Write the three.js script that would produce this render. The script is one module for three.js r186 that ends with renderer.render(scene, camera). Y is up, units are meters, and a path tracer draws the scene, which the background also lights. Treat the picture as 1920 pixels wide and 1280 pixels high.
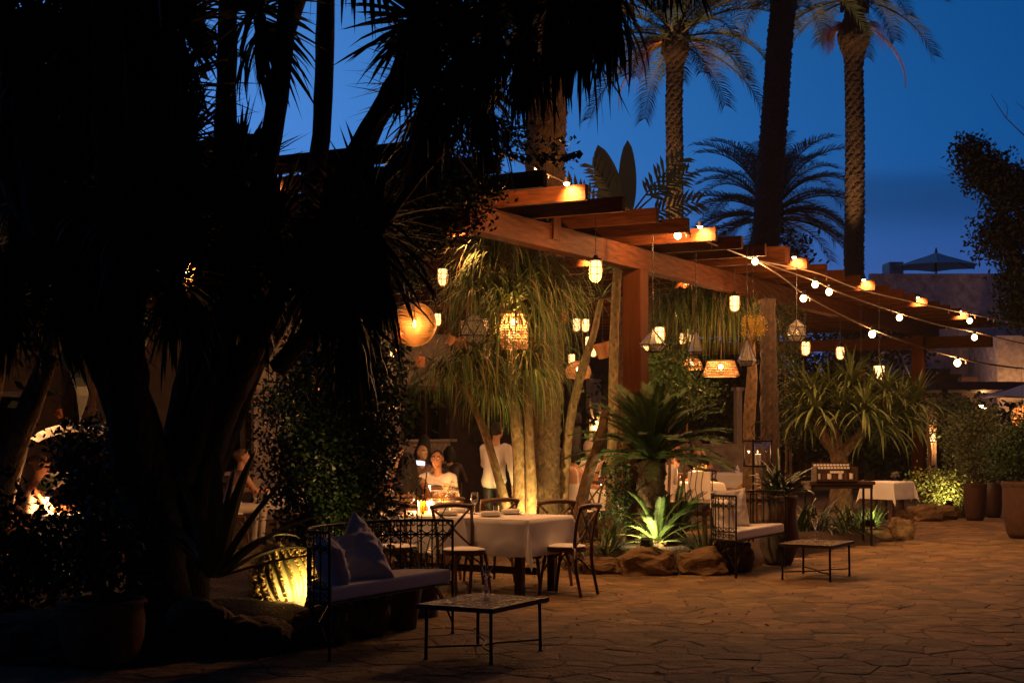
import * as THREE from 'three';
import { mergeGeometries } from 'three/addons/utils/BufferGeometryUtils.js';
import { RoundedBoxGeometry } from 'three/addons/geometries/RoundedBoxGeometry.js';
import { ImprovedNoise } from 'three/addons/math/ImprovedNoise.js';

// ---------- camera, sky, sun, exposure ----------
const scene = new THREE.Scene();
const FOC = 2800, HOR = 810, EYE = 1.6;                 // focal length and horizon row in photograph pixels, eye height in metres
const camera = new THREE.PerspectiveCamera(2 * Math.atan(640 / FOC) * 180 / Math.PI, 1024 / 682, 0.2, 400);
camera.position.set(0, EYE, 0);
camera.lookAt(0, EYE, -10);
camera.setViewOffset(1024, 682, 0, -170 / 1280 * 682, 1024, 682);
camera.updateProjectionMatrix();
const renderer = new THREE.WebGLRenderer({ antialias: true });
renderer.toneMapping = THREE.LinearToneMapping;
renderer.toneMappingExposure = 1.0;
renderer.shadowMap.enabled = true;
const noise = new ImprovedNoise();
{ // dusk sky: afterglow low to the left of the view, deep blue elsewhere, one soft cloud bank
  const w = 1024, h = 512, a = new Float32Array(w * h * 4);
  const sm = (x, p, q) => { const t = Math.min(1, Math.max(0, (x - p) / (q - p))); return t * t * (3 - 2 * t); };
  for (let j = 0; j < h; j++) for (let i = 0; i < w; i++) {
    const el = ((j + .5) / h - .5) * 180, az = ((i + .5) / w - .5) * 360;     // az 0 = +x, -90 = -z (ahead)
    let b = az + 90; if (b > 180) b -= 360;                                   // 0 ahead, + to the right
    const e = Math.max(0, el), g = Math.exp(-(((b + 42) / 40) ** 2)) * Math.exp(-((e / 30) ** 2));
    const up = .16 + .84 * Math.exp(-((e / 26) ** 2));
    let R = .0002 * up + .26 * g ** 1.7, G = .045 * up + .44 * g, B = .215 * up + 1.10 * g;
    const low = 1 - sm(e, 2, 11);
    R += low * (.034 + .02 * g); G -= low * .008; B -= low * .035;
    const n = noise.noise(b * .05, e * .35, 3.1) * 1.4;
    const bank = sm(e, 6.0 + n, 8.2 + n) * (1 - sm(e, 9.3 + n * .4, 10.0 + n * .4)) * sm(b, 3, 14) * (1 - sm(b, 60, 110));
    const q = 1 - .34 * bank;
    const k = (j * w + i) * 4; a[k] = Math.max(0, R * q); a[k + 1] = Math.max(.002, G * q); a[k + 2] = Math.max(.01, B * q); a[k + 3] = 1;
  }
  const t = new THREE.DataTexture(a, w, h, THREE.RGBAFormat, THREE.FloatType);
  t.mapping = THREE.EquirectangularReflectionMapping; t.magFilter = THREE.LinearFilter; t.needsUpdate = true;
  scene.background = t; scene.environment = t; scene.backgroundIntensity = 1; scene.environmentIntensity = 1;
}
{ // what is left of the sun's light: the glow below the horizon, almost nothing
  const s = new THREE.DirectionalLight(0x9fb4e0, 0.006); s.position.set(-40, 9, -40); s.castShadow = true; s.shadow.radius = 40;
  s.shadow.mapSize.set(1024, 1024); Object.assign(s.shadow.camera, { left: -30, right: 30, top: 30, bottom: -30, near: 1, far: 150 });
  scene.add(s); scene.add(s.target);
}
// ---------- helpers ----------
const V = (x, y, z) => new THREE.Vector3(x, y, z);
let seed = 1;
const srand = s => { seed = s >>> 0; };
const R = () => { seed = (seed + 0x6D2B79F5) | 0; let t = Math.imul(seed ^ (seed >>> 15), 1 | seed); t = (t + Math.imul(t ^ (t >>> 7), 61 | t)) ^ t; return ((t ^ (t >>> 14)) >>> 0) / 4294967296; };
const rr = (a, b) => a + (b - a) * R();
const W = (px, py, d) => V((px - 960) / FOC * d, EYE - (py - HOR) / FOC * d, -d);       // where a photograph pixel lies at distance d
const X = (px, d) => (px - 960) / FOC * d;
const TH = Math.atan2(.876, .482), U = [.482, .876], N2 = [-.876, .482];                // the pergola's two directions in (x, distance)
const used = {};
const numbered = n => { const k = used[n] = (used[n] ?? -1) + 1; return k ? n + '_' + String(k).padStart(3, '0') : n; };
function tag(o, label, category, group, kind) { o.userData = {}; if (label) o.userData.label = label; if (category) o.userData.category = category; if (group) o.userData.group = group; if (kind) o.userData.kind = kind; return o; }
function thing(name, label, category, x, y, z, turn = 0, group) {
  const o = new THREE.Group(); o.name = numbered(name); o.position.set(x, y, z); o.rotation.y = turn; scene.add(o); return tag(o, label, category, group);
}
function fix(g) { // every geometry: not indexed, position + normal + uv (+ color)
  if (g.index) g = g.toNonIndexed();
  if (!g.attributes.normal) g.computeVertexNormals();
  if (!g.attributes.uv) { const p = g.attributes.position, u = new Float32Array(p.count * 2); for (let i = 0; i < p.count; i++) { u[2 * i] = p.getX(i) + p.getZ(i); u[2 * i + 1] = p.getY(i); } g.setAttribute('uv', new THREE.BufferAttribute(u, 2)); }
  for (const k of Object.keys(g.attributes)) if (!['position', 'normal', 'uv', 'color'].includes(k)) g.deleteAttribute(k);
  return g;
}
function merge(list) {
  list = list.flat(9).map(fix); const anyC = list.some(g => g.attributes.color);
  if (anyC) for (const g of list) if (!g.attributes.color) g.setAttribute('color', new THREE.BufferAttribute(new Float32Array(g.attributes.position.count * 3).fill(1), 3));
  return list.length === 1 ? list[0] : mergeGeometries(list, false);
}
function mesh(name, geo, m, parent = scene) {
  const o = new THREE.Mesh(Array.isArray(geo) ? merge(geo) : geo, m); o.name = parent === scene ? numbered(name) : name; o.castShadow = o.receiveShadow = true; parent.add(o); return o;
}
function copyOf(o, x, y, z, turn, label) { const c = o.clone(); c.name = numbered(o.name.replace(/_\d{3}$/, '')); c.userData = { ...o.userData, label }; c.position.set(x, y, z); c.rotation.y = turn; scene.add(c); return c; }
const T = (g, x, y, z) => g.translate(x, y, z);
const box = (w, h, d, x = 0, y = 0, z = 0, ry = 0) => { const lx = w > h && w > d, lz = d > h && d > w; const g = new THREE.BoxGeometry(w, h, d), p = g.attributes.position, n = g.attributes.normal, u = g.attributes.uv;
  for (let i = 0; i < p.count; i++) { const ax = Math.abs(n.getX(i)), ay = Math.abs(n.getY(i)); const a = ax > .5 ? p.getZ(i) : p.getX(i), b = ay > .5 ? p.getZ(i) : p.getY(i), sw = (lx && ax < .5) || (lz && ax > .5); u.setXY(i, (sw ? b : a) + x * .37 + z * .71, (sw ? a : b) + x * .53); } if (ry) g.rotateY(ry); return T(g, x, y, z); };
const rbox = (w, h, d, r, x = 0, y = 0, z = 0) => T(new RoundedBoxGeometry(w, h, d, 2, r), x, y, z);
const cyl = (r1, r2, h, x = 0, y = 0, z = 0, s = 12) => T(new THREE.CylinderGeometry(r1, r2, h, s), x, y, z);
const ball = (r, x = 0, y = 0, z = 0, s = 12) => T(new THREE.SphereGeometry(r, s, Math.max(6, s * .7 | 0)), x, y, z);
const torus = (r, t, a = 8, b = 16, arc = 6.2832) => new THREE.TorusGeometry(r, t, a, b, arc);
const lathe = (pts, s = 24) => new THREE.LatheGeometry(pts.map(([r, y]) => new THREE.Vector2(r, y)), s);
function tube(pts, rad, seg = 12, rs = 7, bump = 0, closed = true) { // tapered tube through points; rad number or list
  const c = new THREE.CatmullRomCurve3(pts.map(p => p.isVector3 ? p : V(...p)), false, 'centripetal'), rads = Array.isArray(rad) ? rad : [rad, rad];
  const fr = c.computeFrenetFrames(seg, false), L = c.getLength(), pos = [], uv = [], idx = [];
  for (let i = 0; i <= seg; i++) {
    const t = i / seg, p = c.getPointAt(t), f = t * (rads.length - 1), k = Math.min(rads.length - 2, f | 0), r0 = rads[k] + (rads[k + 1] - rads[k]) * (f - k);
    for (let j = 0; j <= rs; j++) { const a = j / rs * Math.PI * 2, jj = j % rs, r = r0 * (1 + (bump ? bump * noise.noise(i * .9 + 7.3, jj * 1.7, L * 3.1) * 2 : 0)), q = fr.normals[i].clone().multiplyScalar(Math.cos(a) * r).addScaledVector(fr.binormals[i], Math.sin(a) * r).add(p); pos.push(q.x, q.y, q.z); uv.push(j / rs * 6.28 * r0, t * L); }
  }
  for (let i = 0; i < seg; i++) for (let j = 0; j < rs; j++) { const a = i * (rs + 1) + j, b = a + rs + 1; idx.push(a, b, a + 1, b, b + 1, a + 1); }
  if (closed) for (const e of [0, seg]) { const p = c.getPointAt(e / seg), n0 = pos.length / 3; pos.push(p.x, p.y, p.z); uv.push(0, 0); for (let j = 0; j < rs; j++) { const a = e * (rs + 1) + j; e ? idx.push(a, n0, a + 1) : idx.push(a, a + 1, n0); } }
  const g = new THREE.BufferGeometry(); g.setAttribute('position', new THREE.Float32BufferAttribute(pos, 3)); g.setAttribute('uv', new THREE.Float32BufferAttribute(uv, 2)); g.setIndex(idx); g.computeVertexNormals(); return g;
}
const rod = (a, b, r, rs = 6) => tube([a, b], r, 1, rs);
class Leaves { // collects small faces with a colour each
  constructor() { this.p = []; this.c = []; }
  tri(a, b, c, k) { this.p.push(a.x, a.y, a.z, b.x, b.y, b.z, c.x, c.y, c.z); for (let i = 0; i < 3; i++) this.c.push(k[0], k[1], k[2]); }
  quad(a, b, c, d, k) { this.tri(a, b, c, k); this.tri(a, c, d, k); }
  geo() { const g = new THREE.BufferGeometry(); g.setAttribute('position', new THREE.Float32BufferAttribute(this.p, 3)); g.setAttribute('color', new THREE.Float32BufferAttribute(this.c, 3)); g.computeVertexNormals(); return fix(g); }
  blade(o, az, el, len, wid, droop, segs, k, o2 = {}) { // strap leaf that starts at o, leaves at elevation el and bends down by droop
    let p = o.clone(), e = el, a = az, pl, pr; const roll = o2.roll ?? 0, fold = o2.fold ?? 0;
    for (let i = 0; i <= segs; i++) {
      const t = i / segs, w = wid * .5 * (o2.prof ? o2.prof(t) : Math.min(1, .45 + t * 3) * (1 - t * t * t));
      const s = V(-Math.sin(a), 0, Math.cos(a)), dir = V(Math.cos(a) * Math.cos(e), Math.sin(e), Math.sin(a) * Math.cos(e));
      if (roll) s.applyAxisAngle(dir, roll);
      const n = dir.clone().cross(s).normalize(), l = p.clone().addScaledVector(s, w).addScaledVector(n, -w * fold), r = p.clone().addScaledVector(s, -w).addScaledVector(n, -w * fold);
      if (i) { if (fold) { const m = this.pm, q = p.clone(); this.quad(pl, l, q, m, k); this.quad(m, q, r, pr, k); } else if (i === segs && w < 1e-4) this.tri(pl, l, pr, k); else this.quad(pl, l, r, pr, k); }
      pl = l; pr = r; this.pm = p.clone();
      p = p.clone().addScaledVector(dir, len / segs); e -= droop / segs * (o2.late ? 2 * t : 1); a += (o2.curl ?? 0) / segs; if (e < -1.5) e = -1.5;
    }
    return p;
  }
  leaf(p, size, k, wide = .5) { // one pointed leaf of four corners, random way round
    const d = V(rr(-1, 1), rr(-1, 1), rr(-1, 1)).normalize(), s = V(rr(-1, 1), rr(-1, 1), rr(-1, 1)).cross(d).normalize().multiplyScalar(size * wide * .5), e = d.clone().multiplyScalar(size);
    const m = p.clone().addScaledVector(e, .42); this.quad(p, m.clone().add(s), p.clone().add(e), m.clone().sub(s), k);
  }
  cloud(c, rx, ry, rz, n, size, cols, hollow = .45) { // leaves spread through an ellipsoid in small clumps
    let left = n; while (left > 0) {
      const d = V(rr(-1, 1), rr(-1, 1), rr(-1, 1)); const l = d.length(); if (l > 1 || l < .05) continue; d.multiplyScalar((hollow + (1 - hollow) * R()) / l * (1 + .22 * noise.noise(d.x * 3 + c.x, d.y * 3 + c.y, d.z * 3 + c.z)));
      const q = V(c.x + d.x * rx, c.y + d.y * ry, c.z + d.z * rz), m = 4 + R() * 7 | 0, k = cols[R() * cols.length | 0], f = rr(.75, 1.25), s = size * 2.2;
      for (let i = 0; i < m; i++) this.leaf(V(q.x + rr(-s, s), q.y + rr(-s, s), q.z + rr(-s, s)), size * rr(.7, 1.3), [k[0] * f, k[1] * f, k[2] * f]); left -= m;
    }
  }
  frond(o, az, el, len, droop, leaf, n, k, o2 = {}) { // feather leaf: stalk and two rows of leaflets; roll turns its flat side
    const segs = 10, P = [o.clone()], D = []; let e = el;
    for (let i = 0; i < segs; i++) { const dir = V(Math.cos(az) * Math.cos(e), Math.sin(e), Math.sin(az) * Math.cos(e)); D.push(dir); P.push(P[i].clone().addScaledVector(dir, len / segs)); e -= droop / segs * (.5 + i / segs); }
    D.push(D[segs - 1]);
    const s0 = V(-Math.sin(az), 0, Math.cos(az)).applyAxisAngle(D[0], o2.roll ?? 0), sk = o2.stalk ?? [k[0] * 1.5, k[1] * 1.3, k[2] * 1.2], sw = o2.sw ?? .014;
    for (let i = 0; i < segs; i++) { const w0 = sw * (1 - i / segs * .8), w1 = sw * (1 - (i + 1) / segs * .8), n0 = D[i].clone().cross(s0); this.quad(P[i].clone().addScaledVector(s0, w0), P[i + 1].clone().addScaledVector(s0, w1), P[i + 1].clone().addScaledVector(s0, -w1), P[i].clone().addScaledVector(s0, -w0), sk); this.quad(P[i].clone().addScaledVector(n0, w0), P[i + 1].clone().addScaledVector(n0, w1), P[i + 1].clone().addScaledVector(n0, -w1), P[i].clone().addScaledVector(n0, -w0), sk); }
    const t0 = o2.from ?? .12;
    for (let i = 0; i < n; i++) for (const sg of [-1, 1]) {
      const t = t0 + (1 - t0) * (i + .5 * R()) / n, f = t * segs, j = Math.min(segs - 1, f | 0), p = P[j].clone().lerp(P[j + 1], f - j), dir = D[j], up = dir.clone().cross(s0).multiplyScalar(-1);
      const L = leaf * Math.pow(Math.sin(Math.PI * (.13 + .87 * (1 - t) * .9 + .04)), .6) * rr(.8, 1.1), v = (o2.vee ?? .35) * rr(.5, 1.4), fw = .55 + .5 * t;
      const ld = s0.clone().multiplyScalar(sg).addScaledVector(dir, fw).addScaledVector(up, v).normalize(), q = p.clone().addScaledVector(ld, L * .5), e2 = q.clone().addScaledVector(ld, L * .5).add(V(0, -L * (o2.sag ?? .18), 0));
      const wv = dir.clone().multiplyScalar((o2.lw ?? .018) * .5), f2 = rr(.8, 1.2), kk = [k[0] * f2, k[1] * f2, k[2] * f2];
      this.quad(p.clone().addScaledVector(wv, .5), q.clone().add(wv), q.clone().sub(wv), p.clone().addScaledVector(wv, -.5), kk); this.tri(q.clone().add(wv), e2, q.clone().sub(wv), kk);
    }
  }
}
function netGeo(lo, hi, cell, f, colorAt) { // surface nets over a distance function
  const nx = Math.ceil((hi[0] - lo[0]) / cell) + 1, ny = Math.ceil((hi[1] - lo[1]) / cell) + 1, nz = Math.ceil((hi[2] - lo[2]) / cell) + 1, F = new Float32Array(nx * ny * nz), at = (i, j, k) => i + nx * (j + ny * k);
  for (let k = 0; k < nz; k++) for (let j = 0; j < ny; j++) for (let i = 0; i < nx; i++) F[at(i, j, k)] = f(lo[0] + i * cell, lo[1] + j * cell, lo[2] + k * cell);
  const vid = new Int32Array(nx * ny * nz).fill(-1), pos = [], idx = [];
  const C = [[0, 0, 0], [1, 0, 0], [0, 1, 0], [1, 1, 0], [0, 0, 1], [1, 0, 1], [0, 1, 1], [1, 1, 1]], E = [[0, 1], [2, 3], [4, 5], [6, 7], [0, 2], [1, 3], [4, 6], [5, 7], [0, 4], [1, 5], [2, 6], [3, 7]];
  for (let k = 0; k < nz - 1; k++) for (let j = 0; j < ny - 1; j++) for (let i = 0; i < nx - 1; i++) {
    const v = C.map(c => F[at(i + c[0], j + c[1], k + c[2])]); let m = 0; for (let q = 0; q < 8; q++) if (v[q] < 0) m++; if (m === 0 || m === 8) continue;
    let x = 0, y = 0, z = 0, n = 0; for (const [a, b] of E) if ((v[a] < 0) !== (v[b] < 0)) { const t = v[a] / (v[a] - v[b]); x += C[a][0] + t * (C[b][0] - C[a][0]); y += C[a][1] + t * (C[b][1] - C[a][1]); z += C[a][2] + t * (C[b][2] - C[a][2]); n++; }
    vid[at(i, j, k)] = pos.length / 3; pos.push(lo[0] + (i + x / n) * cell, lo[1] + (j + y / n) * cell, lo[2] + (k + z / n) * cell);
  }
  const face = (a, b, c, d, flip) => { if (a < 0 || b < 0 || c < 0 || d < 0) return; flip ? idx.push(a, c, b, a, d, c) : idx.push(a, b, c, a, c, d); };
  for (let k = 1; k < nz - 1; k++) for (let j = 1; j < ny - 1; j++) for (let i = 1; i < nx - 1; i++) {
    const s = F[at(i, j, k)] < 0;
    if (s !== F[at(i + 1, j, k)] < 0) face(vid[at(i, j - 1, k - 1)], vid[at(i, j, k - 1)], vid[at(i, j, k)], vid[at(i, j - 1, k)], !s);
    if (s !== F[at(i, j + 1, k)] < 0) face(vid[at(i - 1, j, k - 1)], vid[at(i, j, k - 1)], vid[at(i, j, k)], vid[at(i - 1, j, k)], s);
    if (s !== F[at(i, j, k + 1)] < 0) face(vid[at(i - 1, j - 1, k)], vid[at(i, j - 1, k)], vid[at(i, j, k)], vid[at(i - 1, j, k)], !s);
  }
  const g = new THREE.BufferGeometry(); g.setAttribute('position', new THREE.Float32BufferAttribute(pos, 3)); g.setIndex(idx); g.computeVertexNormals();
  if (colorAt) { const c = []; for (let i = 0; i < pos.length; i += 3) c.push(...colorAt(pos[i], pos[i + 1], pos[i + 2])); g.setAttribute('color', new THREE.Float32BufferAttribute(c, 3)); }
  return fix(g);
}
// ---------- textures and materials ----------
function tex(w, h, f, srgb, rep = 1) { // grey or colour texture from a function of (x, y) in 0..1; f wraps
  const a = new Uint8Array(w * h * 4); for (let j = 0; j < h; j++) for (let i = 0; i < w; i++) { const v = f(i / w, j / h), k = (j * w + i) * 4; for (let q = 0; q < 3; q++) a[k + q] = Math.max(0, Math.min(255, (Array.isArray(v) ? v[q] : v) * 255)); a[k + 3] = 255; }
  const t = new THREE.DataTexture(a, w, h); t.wrapS = t.wrapT = THREE.RepeatWrapping; t.magFilter = THREE.LinearFilter; t.minFilter = THREE.LinearMipmapLinearFilter; t.generateMipmaps = true; if (srgb) t.colorSpace = THREE.SRGBColorSpace; t.repeat.set(rep, rep); t.needsUpdate = true; return t;
}
const wrapN = (x, y, fx, fy, z) => { const a = (X, Y) => noise.noise(X * fx, Y * fy, z), bx = 1 - x, by = 1 - y; return a(x, y) * bx * by + a(x - 1, y) * x * by + a(x, y - 1) * bx * y + a(x - 1, y - 1) * x * y; };
const fbm = (x, y, fx, fy, z, o = 4) => { let s = 0, a = .5; for (let i = 0; i < o; i++) { s += a * wrapN(x, y, fx, fy, z + i * 9.7) * 1.6; fx *= 2.1; fy *= 2.1; a *= .55; } return s; };
const tStone = tex(512, 512, (x, y) => { const v = .74 + .30 * fbm(x, y, 5, 5, 1) + .16 * fbm(x, y, 40, 40, 5, 2); return [v, v * .97, v * .92]; }, true, .8);
const tStoneB = tex(512, 512, (x, y) => .5 + .5 * fbm(x, y, 9, 9, 21, 5) + .2 * fbm(x, y, 60, 60, 2, 2), false, .8);
const tWood = tex(256, 512, (x, y) => { const v = .70 + .34 * fbm(x, y, 14, 2, 4) + .26 * fbm(x, y, 60, 2, 8, 2) - .5 * Math.max(0, fbm(x, y, 6, 5, 33, 2) - .28); return [v, v * .95, v * .9]; }, true, 1.6);
const tWoodB = tex(256, 512, (x, y) => .5 + .5 * fbm(x, y, 40, 3, 6, 3), false, 1.6);
const tBark = tex(256, 256, (x, y) => .5 + .7 * fbm(x, y, 10, 5, 2, 4), false, 2.5);
const tBarkC = tex(256, 256, (x, y) => { const v = .72 + .5 * fbm(x, y, 8, 5, 12, 4); return [v, v * .96, v * .9]; }, true, 2.5);
const tCloth = tex(256, 256, (x, y) => .5 + .22 * Math.sin(x * 6.2832 * 64) * Math.sin(y * 6.2832 * 64) + .35 * fbm(x, y, 6, 6, 3, 3), false, 4);
const tSoil = tex(256, 256, (x, y) => { const v = .6 + .7 * fbm(x, y, 24, 24, 7, 4); return [v, v * .92, v * .85]; }, true, 1.5);
const M = {};
function mt(name, r, g, b, rough, o = {}) { const m = new (o.transmission !== undefined || o.clearcoat || o.sheen || o.specularIntensity !== undefined ? THREE.MeshPhysicalMaterial : THREE.MeshStandardMaterial)({ roughness: rough, side: THREE.DoubleSide, ...o }); m.color.setRGB(r, g, b); m.name = name; return M[name] = m; }
mt('stone', .33, .215, .085, .85, { map: tStone, bumpMap: tStoneB, bumpScale: .03, vertexColors: true });
mt('mortar', .25, .165, .07, .95, { map: tSoil });
mt('soil', .10, .06, .032, .98, { map: tSoil, bumpMap: tSoil, bumpScale: .02 });
mt('rock', .30, .20, .10, .9, { map: tStone, bumpMap: tStoneB, bumpScale: .03 });
mt('beamWood', .095, .028, .0034, .8, { specularIntensity: .25, map: tWood, bumpMap: tWoodB, bumpScale: .008 });
mt('chairWood', .17, .085, .038, .5, { map: tWood, bumpMap: tWoodB, bumpScale: .002 });
mt('darkWood', .07, .035, .018, .55, { map: tWood });
mt('iron', .018, .014, .012, .5, { metalness: .6 });
mt('brass', .35, .22, .08, .4, { metalness: .9 });
mt('cloth', .70, .67, .62, .95, { bumpMap: tCloth, bumpScale: .0012 });
mt('cushion', .72, .68, .61, .95, { bumpMap: tCloth, bumpScale: .0015 });
mt('terracotta', .42, .145, .055, .8, { map: tStone, bumpMap: tStoneB, bumpScale: .004 });
mt('darkClay', .11, .048, .025, .75, { map: tStone, bumpMap: tStoneB, bumpScale: .004 });
mt('bark', .16, .095, .05, .92, { map: tBarkC, bumpMap: tBark, bumpScale: .02 });
mt('paleBark', .24, .165, .09, .9, { map: tBarkC, bumpMap: tBark, bumpScale: .012 });
mt('palmBark', .10, .06, .028, .95, { map: tBarkC, bumpMap: tBark, bumpScale: .03 });
mt('leaf', 1, 1, 1, .6, { vertexColors: true, specularIntensity: .4 });
mt('glossLeaf', 1, 1, 1, .38, { vertexColors: true });
mt('skin', 1, 1, 1, .6, { vertexColors: true });
mt('hair', 1, 1, 1, .8, { vertexColors: true });
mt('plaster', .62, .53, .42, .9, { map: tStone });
mt('whitewash', .80, .76, .74, .9, { map: tStone });
mt('wicker', .30, .17, .075, .75, { vertexColors: false });
mt('glassware', .97, .97, .97, .01, { transmission: 1, thickness: .003, ior: 1.5 });
mt('glass', .95, .95, .95, .02, { transmission: 1, thickness: 0, ior: 1.45 });
mt('dustyGlass', .86, .85, .80, .16, { transmission: .92, thickness: 0, ior: 1.45 });
mt('water', .9, .95, .95, .02, { transmission: 1, thickness: .02, ior: 1.33 });
mt('plate', .62, .58, .52, .25);
mt('canopy', .62, .60, .60, .9);
mt('cable', .12, .09, .06, .7);
mt('black', .012, .012, .012, .6);
const WARM = new THREE.Color().setRGB(1, .43, .145), LK = 2.6;     // lamp colour, and how bright the lamps are beside the dusk sky
const glow = (name, r, g, b, k) => { const m = mt(name, .8, .7, .55, .4, {}); m.emissive.setRGB(r, g, b); m.emissiveIntensity = k; return m; };
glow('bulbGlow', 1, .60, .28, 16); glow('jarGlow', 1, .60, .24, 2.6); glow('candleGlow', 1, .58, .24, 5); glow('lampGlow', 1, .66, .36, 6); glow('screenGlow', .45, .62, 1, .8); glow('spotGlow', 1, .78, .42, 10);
function point(parent, x, y, z, cd, rad = 1, col = WARM) { const l = new THREE.PointLight(col, cd * (col === WARM ? LK : 1), 0, 2); l.position.set(x, y, z); l.castShadow = true; l.shadow.radius = rad; l.shadow.mapSize.set(256, 256); parent.add(l); return l; }
function spot(x, y, z, tx, ty, tz, cd, ang, pen = .6, col = WARM, rad = 2) { const l = new THREE.SpotLight(col, cd * (col === WARM ? LK : 1), 0, ang, pen, 2); l.position.set(x, y, z); l.target.position.set(tx, ty, tz); l.castShadow = true; l.shadow.radius = rad; l.shadow.mapSize.set(512, 512); scene.add(l); scene.add(l.target); return l; }
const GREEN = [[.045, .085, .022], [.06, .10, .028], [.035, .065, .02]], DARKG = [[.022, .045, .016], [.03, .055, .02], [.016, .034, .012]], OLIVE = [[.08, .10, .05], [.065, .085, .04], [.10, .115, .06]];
// ---------- ground: crazy paving, beds, rocks ----------
const inPoly = (x, y, P) => { let c = false; for (let i = 0, j = P.length - 1; i < P.length; j = i++) if ((P[i][1] > y) !== (P[j][1] > y) && x < (P[j][0] - P[i][0]) * (y - P[i][1]) / (P[j][1] - P[i][1]) + P[i][0]) c = !c; return c; };
const edgeDist = (x, y, P) => { let m = 1e9; for (let i = 0, j = P.length - 1; i < P.length; j = i++) { const ax = P[j][0], ay = P[j][1], bx = P[i][0] - ax, by = P[i][1] - ay, t = Math.max(0, Math.min(1, ((x - ax) * bx + (y - ay) * by) / (bx * bx + by * by))); m = Math.min(m, Math.hypot(x - ax - t * bx, y - ay - t * by)); } return m; };
const BED_MID = [[.75, 16.95], [1.5, 16.75], [2.3, 16.9], [2.85, 17.7], [3.35, 18.6], [4.2, 20], [5.2, 21.5], [5.95, 22.3], [6.2, 23.4], [5.4, 24.2], [4.2, 22.8], [3, 21], [2, 19.7], [1, 19], [.55, 18]];
const BED_LEFT = [[-1.35, 11.3], [-1.8, 10.75], [-2.6, 10.5], [-4, 10.2], [-7, 10.3], [-7, 16], [-3.4, 16], [-2.3, 15], [-1.45, 13.8], [-1.2, 12.5]];
const BED_RIGHT = [[6.7, 27.2], [8.1, 27.6], [9.2, 28.4], [9.3, 30.5], [7, 30.5], [6.5, 28.6]];
const ground = mesh('ground', T(new THREE.PlaneGeometry(320, 320).rotateX(-Math.PI / 2), 0, -.0045, -100), M.mortar); tag(ground, null, null, null, 'structure');
srand(11);
{
  const s = .34, sites = new Map(), site = (i, j) => { const k = i + ',' + j; if (!sites.has(k)) { const h = (a) => { const v = Math.sin(i * 127.1 + j * 311.7 + a * 74.7) * 43758.5453; return v - Math.floor(v); }; sites.set(k, [(i + .08 + .84 * h(1)) * s, (j + .08 + .84 * h(2)) * s]); } return sites.get(k); };
  const stones = [];
  for (let j = Math.floor(8.3 / s); j < 33 / s; j++) for (let i = Math.floor(-.40 * j); i < .42 * j + 2; i++) {
    const [x, y] = site(i, j); if (Math.abs(x) > .36 * y + .4) continue;
    if (inPoly(x, y, BED_LEFT) || inPoly(x, y, BED_MID) || inPoly(x, y, BED_RIGHT)) continue;
    let P = [[x - s, y - s], [x + s, y - s], [x + s, y + s], [x - s, y + s]];
    for (let a = -2; a <= 2; a++) for (let b = -2; b <= 2; b++) if (a || b) {
      const q = site(i + a, j + b), mx = (x + q[0]) / 2, my = (y + q[1]) / 2, nx = q[0] - x, ny = q[1] - y, Q = [], f = p => (p[0] - mx) * nx + (p[1] - my) * ny;
      for (let k = 0; k < P.length; k++) { const A = P[k], B = P[(k + 1) % P.length], fa = f(A), fb = f(B); if (fa <= 0) Q.push(A); if (fa < 0 !== fb < 0) { const t = fa / (fa - fb); Q.push([A[0] + (B[0] - A[0]) * t, A[1] + (B[1] - A[1]) * t]); } }
      P = Q; if (P.length < 3) break;
    }
    if (P.length >= 3) stones.push({ x, y, P });
  }
  const rest = [], seen = st => { const px = 960 + st.x / st.y * FOC; return px > 560 && px < 1930 && !(st.y > 14 && px < 1150); };
  const near = new Set(stones.filter(seen).sort((a, b) => a.y - b.y).slice(0, 300));
  for (const st of stones) {
    const n = st.P.length, L = new Leaves(), h = rr(-.002, .003), tx = rr(-.009, .009), ty = rr(-.009, .009), k = rr(.6, 1.25), wm = rr(.9, 1.08), col = [k, k * wm, k * wm * rr(.75, 1.25)];
    const ring = (g, y) => st.P.map(p => { const dx = p[0] - st.x, dy = p[1] - st.y, l = Math.hypot(dx, dy), f = Math.max(.3, 1 - g / l); return V(st.x + dx * f, y + h + (dx * tx + dy * ty), -(st.y + dy * f)); });
    const gp = R() < .25 ? rr(.006, .014) : .002, a = ring(gp, -.04), b = ring(gp + .002, -.004), c = ring(gp + rr(.012, .03), 0), m = V(st.x, h + .001, -st.y);
    for (let i = 0; i < n; i++) { const j = (i + 1) % n; L.quad(a[i], a[j], b[j], b[i], col); L.quad(b[i], b[j], c[j], c[i], col); L.tri(c[i], c[j], m, col); }
    const g = L.geo(), p = g.attributes.position, u = g.attributes.uv; for (let i = 0; i < p.count; i++) u.setXY(i, p.getX(i), p.getZ(i));
    near.has(st) ? mesh('paving_stone', g, M.stone, ground) : rest.push(g);
  }
  tag(mesh('paving_stones', merge(rest), M.stone, ground), null, null, null, 'stuff');
}
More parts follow.
